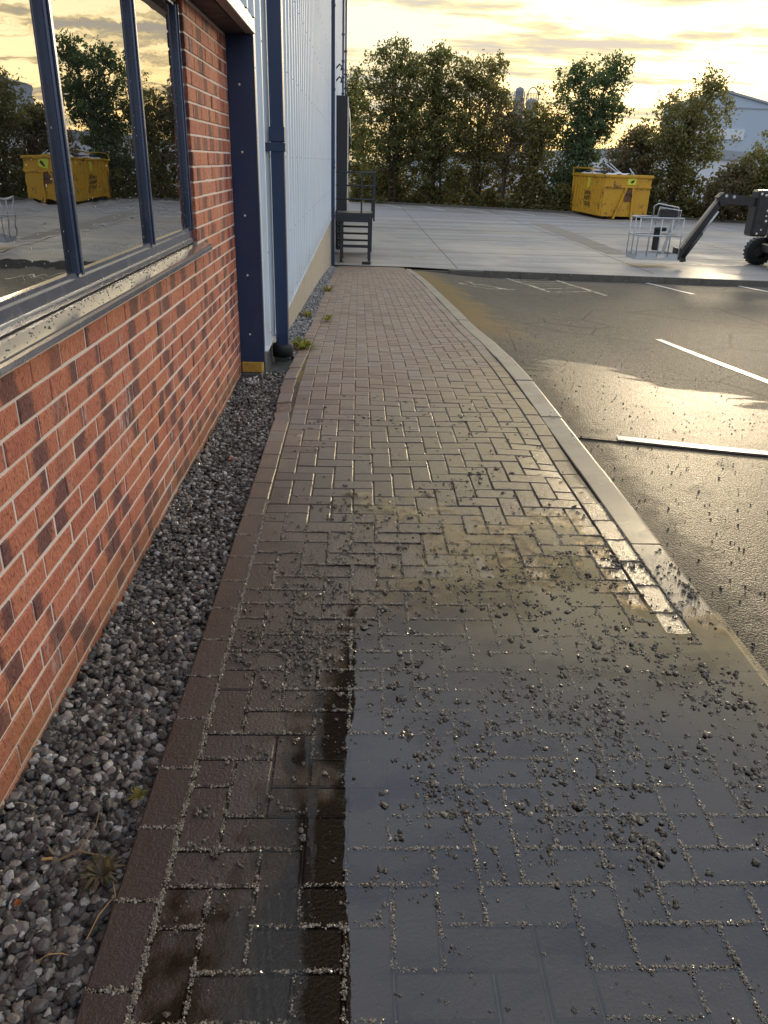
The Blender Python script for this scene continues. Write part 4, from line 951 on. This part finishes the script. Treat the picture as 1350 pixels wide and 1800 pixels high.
# basket: tray, rails, posts
bx0, bx1, by0, by1, bz = 7.72, 8.92, 22.25, 23.05, -.80
tray = MB().box((bx0, by0, bz), (bx1, by1, bz + .02)); 
for (a_, b_) in (((bx0, by0, bz + .021), (bx1, by0 + .015, bz + .17)), ((bx0, by1 - .015, bz + .021), (bx1, by1, bz + .17)), ((bx0, by0 + .015, bz + .021), (bx0 + .015, by1 - .015, bz + .17)), ((bx1 - .015, by0 + .015, bz + .021), (bx1, by1 - .015, bz + .17))): tray.box(a_, b_)
basket = lpart(tray, 'basket', M['galv'])
for zz in (-.16, .30): MB().tube([(bx0, by0, zz), (bx1, by0, zz), (bx1, by1, zz), (bx0, by1, zz), (bx0, by0, zz)], .019, 8).build('rail', M['galv'], basket, True)
for (x, y) in [(bx0 + k * .30, by0) for k in range(5)] + [(bx0, by1), (bx0 + .6, by1), (bx1, by1), (bx0, 22.65)]: MB().tube([(x, y, bz + .1), (x, y, .30)], .015, 6).build('rail_post', M['galv'], basket, True)
MB().tube([(8.30, 22.95, .30), (8.28, 22.95, .58), (8.40, 22.95, .64), (8.98, 22.95, .55), (9.02, 22.95, .30)], .018, 8).build('hoop', M['galv'], basket, True)
MB().tube([(8.30, 22.72, .10), (8.36, 22.72, .56), (8.98, 22.72, .48), (8.96, 22.72, .20), (8.75, 22.75, -.1)], .016, 8).build('hoop', M['galv'], basket, True)
MB().bbox((8.42, 22.74, .30), (8.90, 22.93, .52), .02).build('control_box', M['blackpaint'], basket)
MB().bbox((8.40, 22.9, -.60), (8.58, 23.02, .02), .03).bbox((8.40, 22.86, -.08), (8.72, 23.03, .02), .03).build('tool_pouch', M['black'], basket)
MB().bar((8.70, 22.9, -.72), (8.88, 22.9, .25), .10, .06).build('mast', M['galv'], basket)
MB().box((8.26, 22.3, bz + .03), (8.40, 22.42, bz + .14)).build('red_pedal', M['red'], basket)
MB().box((8.32, by0 - .004, bz + .05), (8.52, by0 - .001, bz + .13)).build('maker_plate', M['white'], basket)
# jib and upper boom
jib = MB().bar((9.15, 22.65, -.62), (10.02, 22.65, .80), .16, .17, (0, 1, 0)); jb = lpart(jib, 'jib', M['blackpaint'])
MB().bar((9.08, 22.65, -.44), (9.98, 22.65, .97), .055, .012, (0, 1, 0)).build('pale_top_edge', M['fascia'], jb)
MB().tube([(9.20, 22.55, -.74), (9.60, 22.55, -.08)], .05, 10).build('cylinder', M['blackpaint'], jb, True); MB().tube([(9.60, 22.55, -.08), (9.95, 22.55, .50)], .03, 8).build('piston_rod', M['galv'], jb, True)
lpart(MB().prism([(8.93, -.48), (9.22, -.52), (9.30, -.85), (9.18, -.87), (9.13, -.74), (9.06, -.83), (8.93, -.78)], 22.56, 22.74), 'rotator', M['blackpaint'])
lpart(MB().prism([(9.86, .86), (10.0, .99), (10.20, .97), (10.97, .88), (11.0, .66), (10.12, .70), (9.98, .62)], 22.52, 22.80), 'knuckle', M['blackpaint'])
for (x, z) in ((10.08, .90), (10.30, .88)): lpart(MB().lathe([(0, .012), (.04, .01), (.045, 0)], (x, 22.52, z), (0, -1, 0), 12), 'pivot_pin', M['galv'])
# tower boom, turret, chassis, wheels
tw = lpart(MB().bbox((10.93, 22.42, -.12), (11.40, 22.90, 1.08), .05), 'tower_head', M['blackpaint'])
for (x, z, r_) in ((11.01, .98, .035), (11.14, .95, .035), (11.27, .56, .035), (11.26, .42, .024), (11.28, .29, .035), (11.09, -.04, .03), (11.19, .06, .025)): MB().lathe([(0, .010), (r_ * .7, .010), (r_, 0)], (x, 22.42, z), (0, -1, 0), 12).build('bolt_cap', M['white'], tw, True)
MB().bar((11.2, 22.66, .85), (13.9, 22.66, .70), .22, .24).build('boom', M['blackpaint'], tw); MB().bar((11.2, 22.66, .25), (13.9, 22.66, .10), .20, .20).build('boom', M['blackpaint'], tw)
lpart(MB().bbox((12.0, 22.1, -.32), (14.6, 23.7, .55), .06), 'turret', M['blackpaint']); lpart(MB().bbox((11.80, 22.35, -.62), (14.2, 23.5, -.36), .04), 'chassis', M['blackpaint'])
for (x, y) in ((11.92, 22.18), (11.92, 23.75), (14.0, 22.18), (14.0, 23.75)):
    s = -1 if y < 23 else 1; rr_ = .385
    ty = lpart(MB().lathe([(.20, -.15), (.34, -.15), (rr_, -.11), (rr_, .11), (.34, .15), (.20, .15)], (x, y, YARD_Z + rr_), (0, s, 0), 28), 'wheel', M['black'], None, True)
    tr_ = MB()
    for k in range(22): t = 2 * math.pi * k / 22; c_ = Vector((x + math.cos(t) * rr_, y, YARD_Z + rr_ + math.sin(t) * rr_)); tr_.bar(c_ + Vector((0, -.14, 0)), c_ + Vector((0, .14, 0)), .05, .03, (math.cos(t), 0, math.sin(t)))
    tr_.build('tread', M['black'], ty)
    MB().lathe([(.215, .13), (.20, .10), (.12, .08), (.12, .13), (.0, .14)], (x, y, YARD_Z + rr_), (0, s, 0), 24).build('rim', M['greywheel'], ty, True)
    MB().lathe([(.10, .135), (.09, .19), (0, .20)], (x, y, YARD_Z + rr_), (0, s, 0), 14).build('hub', M['red'], ty, True)

# ------------------------------------------------------------------ trees
def leaves_mesh(name, P, size, mat, droop=.2):
    n = len(P); Rm = rand_rot(n); s = size * rng.uniform(.6, 1.35, n)
    q = np.array([(-.32, -.5, 0), (.32, -.45, .05), (.26, .5, 0), (-.26, .55, .06)])
    V = np.einsum('nij,kj->nki', Rm, q) * s[:, None, None] + P[:, None, :]
    Fq = np.arange(4 * n).reshape(n, 4)
    return np_mesh(name, V.reshape(-1, 3), Fq, mat, {'rnd': rng.random(n)})
def tree(name, label, base, blobs, mat, leaf=.125, per=34, spread=.30, trunk=.12, group='trees along the far side of the yard', cat='tree', stems=1):
    """blobs: (dx, dy, height above base, rx, ry, rz, tips)"""
    root = empty(name, base, label, cat, group); tb = MB(); pts = []
    for s_ in range(stems):
        bs = Vector((rng.normal(0, .25 * (stems > 1)), rng.normal(0, .2 * (stems > 1)), -.25))
        for bi, (ax, ay, az, rx, ry, rz, tips) in enumerate(blobs):
            if stems > 1 and bi % stems != s_: continue
            c = Vector((ax, ay, az)); mid = bs.lerp(c, .55) + Vector((rng.normal(0, .2), rng.normal(0, .2), .2)); mid.x = bs.x + (c.x - bs.x) * .35 + rng.normal(0, .12)
            main = [bs, bs.lerp(mid, .5) + Vector((rng.normal(0, .08), rng.normal(0, .08), 0)), mid, mid.lerp(c, .6), c, c + Vector((rng.normal(0, .2), 0, rz * .6))]
            r0 = trunk * (1 if bi == 0 else .7); tb.tube(main, [r0, r0 * .9, r0 * .7, r0 * .5, r0 * .35, r0 * .1], 6)
            for k in range(int(tips * (1.65 if az < 5.2 else 1.15))):
                d = rng.normal(size=3); d /= np.linalg.norm(d); rad = rng.random() ** .42 * (1.28 if rng.random() < .18 else 1)
                t = c + Vector((d[0] * rx * rad, d[1] * ry * rad, d[2] * rz * rad))
                if t.z < .15: t.z = .15 + rng.random() * .3
                if k % 3 == 0:
                    o_ = mid.lerp(c, rng.random()); m_ = o_.lerp(t, .5) + Vector((rng.normal(0, .1), rng.normal(0, .1), rng.normal(.05, .1)))
                    tb.tube([o_, m_, t], [.028, .018, .007], 4, cap=False)
                pts.append((t, spread * (.7 + .6 * rng.random()), int(per * rng.uniform(.5, 1.4))))
    tb.build('trunk', M['bark'], root, True)
    P = np.concatenate([np.array(t) + rng.normal(size=(n_, 3)) * s_ * np.array([.62, .62, .52]) for t, s_, n_ in pts]); P[:, 2] = np.maximum(P[:, 2], .02)
    link('crown', leaves_mesh('crown', P, leaf, mat), root)
    return root
def tp_(x, y, Yd): 
    p = at(x, y, Yd); return p.x, p.z - YARD_Z
Gz = YARD_Z - .2
T = [   # x of trunk, depth, blobs, foliage, label
 ('broadleaf_tree', 'tall dark green tree with feathery top growing beside the building end', 2.3, 54.2, [(0, 0, 4.0, 2.9, 1.8, 3.4, 250), (-.3, 0, 7.0, 2.2, 1.4, 1.7, 90), (-.5, 0, 8.8, 1.1, 1.0, .8, 26), (.9, .3, 7.9, 1.3, 1.1, 1.0, 45)], 'leaf_dark'),
 ('broadleaf_tree', 'tall dark tree with rounded top joined to the feathery tree', 5.0, 53.4, [(0, 0, 4.2, 2.5, 1.7, 3.2, 215), (-.2, 0, 7.2, 1.9, 1.3, 1.5, 95), (-.4, 0, 8.7, .8, .8, .6, 22)], 'leaf_dark'),
 ('broadleaf_tree', 'slender wispy tree with sky showing through its loose crown', 7.4, 52.6, [(0, 0, 3.8, 1.9, 1.2, 2.6, 120), (-.1, 0, 6.9, 1.5, 1.1, 1.2, 70), (.5, 0, 8.1, .8, .8, .5, 18), (-1.0, 0, 7.7, .8, .8, .6, 20), (1.2, 0, 6.2, .8, .8, .6, 22)], 'leaf_olive'),
 ('broadleaf_tree', 'short thin tree with bare branches and pale sky behind it', 9.1, 51.2, [(0, 0, 3.6, 1.3, 1.1, 1.9, 60), (-.2, 0, 5.3, 1.1, .9, 1.0, 34)], 'leaf_brown'),
 ('broadleaf_tree', 'medium tree with bare dark stems growing below the silos', 10.7, 51.0, [(0, 0, 3.3, 1.4, 1.1, 2.0, 80), (.1, 0, 5.1, 1.3, 1.0, .9, 50)], 'leaf_olive'),
 ('broadleaf_tree', 'tall tree with open upper crown standing behind the yellow skip', 13.6, 50.6, [(-.3, 0, 4.3, 1.6, 1.3, 1.7, 110), (-.3, 0, 6.6, 2.3, 1.4, 1.2, 105), (.9, 0, 7.9, 1.1, .9, .8, 40), (-1.0, 0, 7.6, .7, .7, .7, 24), (.9, 0, 5.6, 1.0, .9, 1.2, 40), (-.7, 0, 2.0, 1.2, 1.1, 1.2, 50)], 'leaf_blue'),
 ('russet_shrub', 'russet brown leaved shrub rising directly behind the yellow skip', 15.5, 48.2, [(0, 0, 2.5, 1.5, 1.2, 1.9, 130), (.4, 0, 4.2, .9, .8, .7, 30)], 'leaf_brown'),
 ('broadleaf_tree', 'broad olive tree with pale building showing through its leaves', 18.0, 47.2, [(0, 0, 4.0, 2.6, 1.4, 1.8, 135), (.4, 0, 5.8, 2.0, 1.2, 1.1, 75), (1.2, 0, 6.9, .7, .7, .6, 18), (0, 0, 1.8, 1.7, 1.2, 1.3, 60)], 'leaf_olive'),
 ('russet_shrub', 'low russet shrub between the olive tree and the rounded bush', 20.2, 44.7, [(0, 0, 1.8, 1.3, 1.0, 1.4, 110)], 'leaf_brown'),
 ('bush', 'large rounded green bush below the gabled warehouse', 22.3, 44.6, [(0, 0, 2.4, 2.0, 1.5, 2.0, 190), (.8, 0, 3.9, 1.1, 1.0, .9, 55)], 'leaf_olive'),
 ('bush', 'dense green bush growing past the boom lift', 25.0, 42.6, [(0, 0, 2.6, 1.9, 1.4, 2.2, 180)], 'leaf_dark'),
 ('broadleaf_tree', 'tree at the far end of the tree line past the boom lift', 28.0, 41.4, [(0, 0, 3.4, 2.2, 1.5, 2.6, 190), (0, 0, 6.0, 1.5, 1.2, 1.3, 60)], 'leaf_olive'),
 ('broadleaf_tree', 'dark tree closing the tree line beyond the boom lift', 32.0, 39.6, [(0, 0, 3.4, 2.4, 1.6, 2.8, 200), (0, 0, 6.2, 1.7, 1.2, 1.4, 60)], 'leaf_dark'),
 ('broadleaf_tree', 'tree half hidden behind the end of the building', -.9, 56.5, [(0, 0, 4.2, 1.7, 1.3, 3.2, 130), (.6, 0, 6.9, 1.0, .9, 1.2, 30)], 'leaf_dark'),
]
for (nm, lb, x, y, blobs, mt_) in T: tree(nm, lb, (x, y, Gz), blobs, M[mt_], stems=2 if nm != 'bush' else 1)
# undergrowth along the foot of the trees
n = 26000; x = rng.uniform(-.6, 34, n); hmax = 1.5 + .7 * np.sin(x * 1.3) + .5 * np.sin(x * 3.1 + 1); hmax = np.clip(hmax, .5, 2.6); z = Gz + hmax * rng.random(n) ** .8
y = fence_y(x) + .55 + rng.random(n) * 1.1 + .2 * np.sin(x * 4)
ug = link('undergrowth', leaves_mesh('undergrowth', np.column_stack([x, y, z]), .16, M['leaf_olive']), None, 'stuff'); tag(ug, 'tangled low undergrowth along the foot of the trees', 'undergrowth')
n = 9000; x = rng.uniform(-.6, 34, n); y = fence_y(x) + 1.6 + rng.random(n) * 1.0; z = Gz + 2.4 * rng.random(n)
ug = link('undergrowth', leaves_mesh('undergrowth', np.column_stack([x, y, z]), .20, M['leaf_brown']), None, 'stuff'); tag(ug, 'brown brambles behind the low undergrowth', 'undergrowth')
fp = MB().tube([(12.68, 50.2, YARD_Z - .1), (12.62, 50.2, 2.35)], .05, 8).build('fence_post', M['pole']); tag(fp, 'thin grey upright post standing behind the yellow skip', 'post')
edge = MB()
for k in range(30):
    xa = .9 + k * 1.1; edge = MB().add([(xa, fence_y(xa), YARD_Z - .1), (xa + 1.09, fence_y(xa + 1.09), YARD_Z - .1), (xa + 1.09, fence_y(xa + 1.09) + .15, YARD_Z - .1), (xa, fence_y(xa) + .15, YARD_Z - .1), (xa, fence_y(xa), YARD_Z + .12), (xa + 1.09, fence_y(xa + 1.09), YARD_Z + .12), (xa + 1.09, fence_y(xa + 1.09) + .15, YARD_Z + .12), (xa, fence_y(xa) + .15, YARD_Z + .12)], [(3, 2, 1, 0), (4, 5, 6, 7), (0, 1, 5, 4), (1, 2, 6, 5), (2, 3, 7, 6), (3, 0, 4, 7)])
    o = edge.build('kerb_stone', M['yardkerb'], yard)

# ------------------------------------------------------------------ far buildings
gw = empty('gabled_warehouse', (60, 110, -1.5), 'large pale blue gabled warehouse rising behind the trees', 'warehouse')
def fpart(root, mb, name, mat):
    o = mb.build(name, mat, root); o.location = tuple(-v for v in root.location); return o
ap = at(1277, 160, 110); ev = 6.9; xl, xr = ap.x - 5.5, ap.x + 24
zl, zr = ap.z - 5.5 * .30, ap.z - 24 * .205
fpart(gw, MB().prism([(xl, -1.5), (xr, -1.5), (xr, zr), (ap.x, ap.z), (xl, zl)], 110, 116), 'wall', M['far_clad'])
rf = fpart(gw, MB().add([(xl - .3, 109.8, zl + .05), (ap.x, 109.8, ap.z + .12), (ap.x, 116.2, ap.z + .12), (xl - .3, 116.2, zl + .05), (xr + .3, 109.8, zr + .05), (xr + .3, 116.2, zr + .05),
     (xl - .3, 109.8, zl - .2), (ap.x, 109.8, ap.z - .15), (xr + .3, 109.8, zr - .2)], [(0, 1, 2, 3), (1, 4, 5, 2), (0, 6, 7, 1), (1, 7, 8, 4)]), 'roof', M['far_roof'])
p0, p1 = at(1245, 226, 109.9), at(1306, 246, 109.9); fpart(gw, MB().box((xl, 109.86, p1.z), (p1.x, 109.99, p0.z)), 'white_band', M['far_white'])
fpart(gw, MB().box((xl, 109.93, p0.z + 2.4), (xr, 109.99, p0.z + 2.55)), 'wall_joint', M['far_roof'])
sh = empty('low_shed', (26, 80, -1.5), 'long low pale blue shed glimpsed between the tree trunks', 'shed')
fpart(sh, MB().box((17, 80, -1.5), (44, 92, 2.6)), 'wall', M['far_white']); fpart(sh, MB().prism([(16.8, 2.6), (44.2, 2.6), (44.2, 2.8), (30.5, 3.7), (16.8, 2.8)], 79.8, 92.2), 'roof', M['far_roof'])
sh2 = empty('low_shed', (12, 95, -1.5), 'distant grey shed seen under the branches of the short thin tree', 'shed')
fpart(sh2, MB().box((6, 95, -1.5), (22, 104, 2.2)), 'wall', M['far_clad']); fpart(sh2, MB().prism([(5.8, 2.2), (22.2, 2.2), (14, 3.0)], 94.8, 104.2), 'roof', M['far_roof'])
ct = MB().bbox((14.2, 57, -1.4), (20.2, 59.4, 1.35), .03).build('shipping_container', M['blue_tarp']); tag(ct, 'dark blue shipping container behind the tree line', 'container')
tra = empty('box_trailer', (13, 66, -1.4), 'white box trailer with yellow stripe parked beyond the trees', 'trailer')
fpart(tra, MB().bbox((9.5, 66, -.5), (14.5, 68.4, 1.2), .05), 'body', M['far_white']); fpart(tra, MB().box((9.5, 65.98, -.55), (14.5, 65.995, -.35)), 'stripe', M['skip'])
for x in (10.3, 13.6): fpart(tra, MB().lathe([(0, -.15), (.45, -.15), (.45, .15), (0, .15)], (x, 66.2, -1.0), (0, 1, 0), 16), 'wheel', M['black'])
for i, (xa, xb, yt) in enumerate(((903, 922, 168), (925, 946, 172))):
    a_, b_ = at(xa, yt + 6, 130), at(xb, yt + 6, 130); cx = (a_.x + b_.x) / 2; r_ = (b_.x - a_.x) / 2
    so = empty('silo', (cx, 130, -1.5), 'tall grey metal silo above the trees, ' + ('with a flat top and guard rail' if i == 0 else 'with a hooped pipe over its top'), 'silo')
    fpart(so, MB().lathe([(0, -1.5), (r_, -1.5), (r_, a_.z), (r_ * .6, a_.z + .3), (0, a_.z + .4)], (cx, 130, 0), (0, 0, 1), 24), 'tank', M['silo'])
    for k in range(7): t = k * math.pi / 6 + math.pi; fpart(so, MB().tube([(cx + r_ * .95 * math.cos(t), 130 + r_ * .95 * math.sin(t), a_.z), (cx + r_ * .95 * math.cos(t), 130 + r_ * .95 * math.sin(t), a_.z + 1.0)], .05, 5), 'rail_post', M['silo'])
    fpart(so, MB().tube([(cx + r_ * .95 * math.cos(t), 130 + r_ * .95 * math.sin(t), a_.z + 1.0) for t in np.linspace(math.pi, 2 * math.pi, 9)], .05, 5), 'guard_rail', M['silo'])
    if i == 1: fpart(so, MB().tube([(cx + .9 * math.cos(t), 130, a_.z + .2 + 1.7 * math.sin(t)) for t in np.linspace(0, math.pi, 10)], .09, 6), 'hooped_pipe', M['silo'])
    else: fpart(so, MB().lathe([(.6, 0), (.6, 1.2), (.0, 1.5)], (cx, 130, a_.z + .2), (0, 0, 1), 12), 'cap', M['silo'])

# ------------------------------------------------------------------ small things by the wall
def weed(loc, label, n=14, h=.10, mat='weed'):
    b = MB()
    for k in range(n * 3):
        t = rng.uniform(0, 6.28); l = h * rng.uniform(.5, 1.2); w_ = l * .075; d = Vector((math.cos(t), math.sin(t), 0)); s = Vector((-d.y, d.x, 0)); up = rng.uniform(.25, 1.0)
        p = [Vector((0, 0, 0)), d * l * .5 + Vector((0, 0, l * up * .6)), d * l + Vector((0, 0, l * up * .55))]
        b.add([p[0] - s * w_ * .3, p[0] + s * w_ * .3, p[1] + s * w_, p[1] - s * w_, p[2]], [(0, 1, 2, 3), (3, 2, 4)])
    me = b.mesh('weed', M[mat]); a_ = me.attributes.new('rnd', 'FLOAT', 'FACE'); a_.data.foreach_set('value', rng.random(len(me.polygons)).astype(np.float32))
    o = link('weed', me); o.location = loc; tag(o, label, 'weed'); return o
def gpath(x, y):
    z = 0.0
    for _ in range(30):
        d = RT * ((x - 675) / F_PX) + UP * ((900 - y) / F_PX) + FW; t = (z - EYE) / d.z; P = (d.x * t, d.y * t); z = .5 * z + .5 * float(zg(P[1]))
    return P[0], P[1], z
weed(gpath(533, 614), 'yellow-green weed growing beside the downpipe foot', 22, .16)
weed(gpath(577, 512), 'pale weed at the edge of the grey gravel', 14, .15)
weed(gpath(541, 557), 'straw coloured weed in the grey gravel', 12, .13)
weed(gpath(575, 564), 'small dark weed next to the orange leaf on the path', 14, .11)
weed(Vector(gpath(240, 1392)) + Vector((0, 0, -.02)), 'tiny yellow-green weed in the dark gravel by the edging', 14, .028)
weed(Vector(gpath(178, 1530)) + Vector((0, 0, -.02)), 'tuft of dry brown weed in the dark gravel', 26, .05, 'leaf_brown')
def leaf(px, py, label, dz=.0, s=.03):
    x, y, z = gpath(px, py); b = MB(); V = []; rt = rng.uniform(0, 6.28)
    out_ = [(0, -.9), (.28, -.35), (.62, -.3), (.42, .05), (.55, .45), (.2, .4), (0, .95), (-.2, .42), (-.55, .4), (-.4, .05), (-.6, -.28), (-.25, -.35)]
    for (u_, v_) in out_: V.append((s * (u_ * math.cos(rt) - v_ * math.sin(rt)), s * (u_ * math.sin(rt) + v_ * math.cos(rt)), .006 + .012 * abs(u_) + rng.uniform(0, .004)))
    V.append((0, 0, .002)); b.add(V, [(i, (i + 1) % 12, 12) for i in range(12)])
    o = b.build('fallen_leaf', M['autumn']); o.location = (x, y, z + dz); tag(o, label, 'leaf'); return o
leaf(563, 573, 'orange fallen leaf on the path edge by the grey gravel', 0, .05)
leaf(406, 803, 'orange fallen leaf on dark gravel next to the edging blocks', -.022, .022); leaf(352, 1028, 'curled orange leaf on dark gravel close to the brick wall side', -.022, .016)
leaf(30, 1580, 'small red leaf among the dark gravel stones near the twig', -.022, .012)
tw_ = MB()
x, y, z = gpath(140, 1505); o = MB().tube([(0, 0, .0), (.05, .02, .012), (.11, .01, .006), (.15, -.03, .002)], [.003, .0028, .002, .001], 5).tube([(.05, .02, .012), (.07, .09, .02), (.06, .15, .012)], [.002, .0016, .0008], 5).build('twig', M['twig']); o.location = (x - .06, y, z - .018); tag(o, 'thin forked dry twig lying on the dark gravel', 'twig')
x, y, z = gpath(72, 1502); o = MB().tube([(0, 0, 0), (.022, .002, .001)], .0035, 8).build('wood_chip', M['straw']); o.location = (x, y, z - .016); tag(o, 'short orange-brown stub of wood on the dark gravel', 'wood')
x, y, z = gpath(442, 672); b = MB()
for k in range(26):
    t = rng.uniform(0, 6.28); r_ = rng.uniform(0, .045); c_ = (r_ * math.cos(t) * 1.5, r_ * math.sin(t) * .6, rng.uniform(0, .02))
    b.tube([Vector(c_) + Vector(rng.normal(0, .014, 3)) for _ in range(5)], .0045, 5)
o = b.build('fluffy_rag', M['rag'], None, True); o.location = (x, y, z - .01); tag(o, 'scrap of white fluffy fibre on the gravel below the navy pier', 'rag')

for (px_, py_, dx_, dy_, l_, lb_) in ((150, 1640, .3, 1, .11, 'pale curved dry stalk on the gravel near the edging blocks'), (60, 1680, .9, .2, .07, 'short dry stalk lying flat among dark gravel stones'), (205, 1590, -.4, 1, .08, 'thin straw coloured stalk beside the brown weed tuft')):
    x, y, z = gpath(px_, py_); o = MB().tube([(0, 0, 0), (dx_ * l_ * .4, dy_ * l_ * .4, .016), (dx_ * l_ * .8, dy_ * l_ * .75, .012), (dx_ * l_, dy_ * l_, .0)], [.0013, .0012, .001, .0006], 5).build('dry_stalk', M['straw'])
    o.location = (x, y, z - .02); tag(o, lb_, 'stalk')
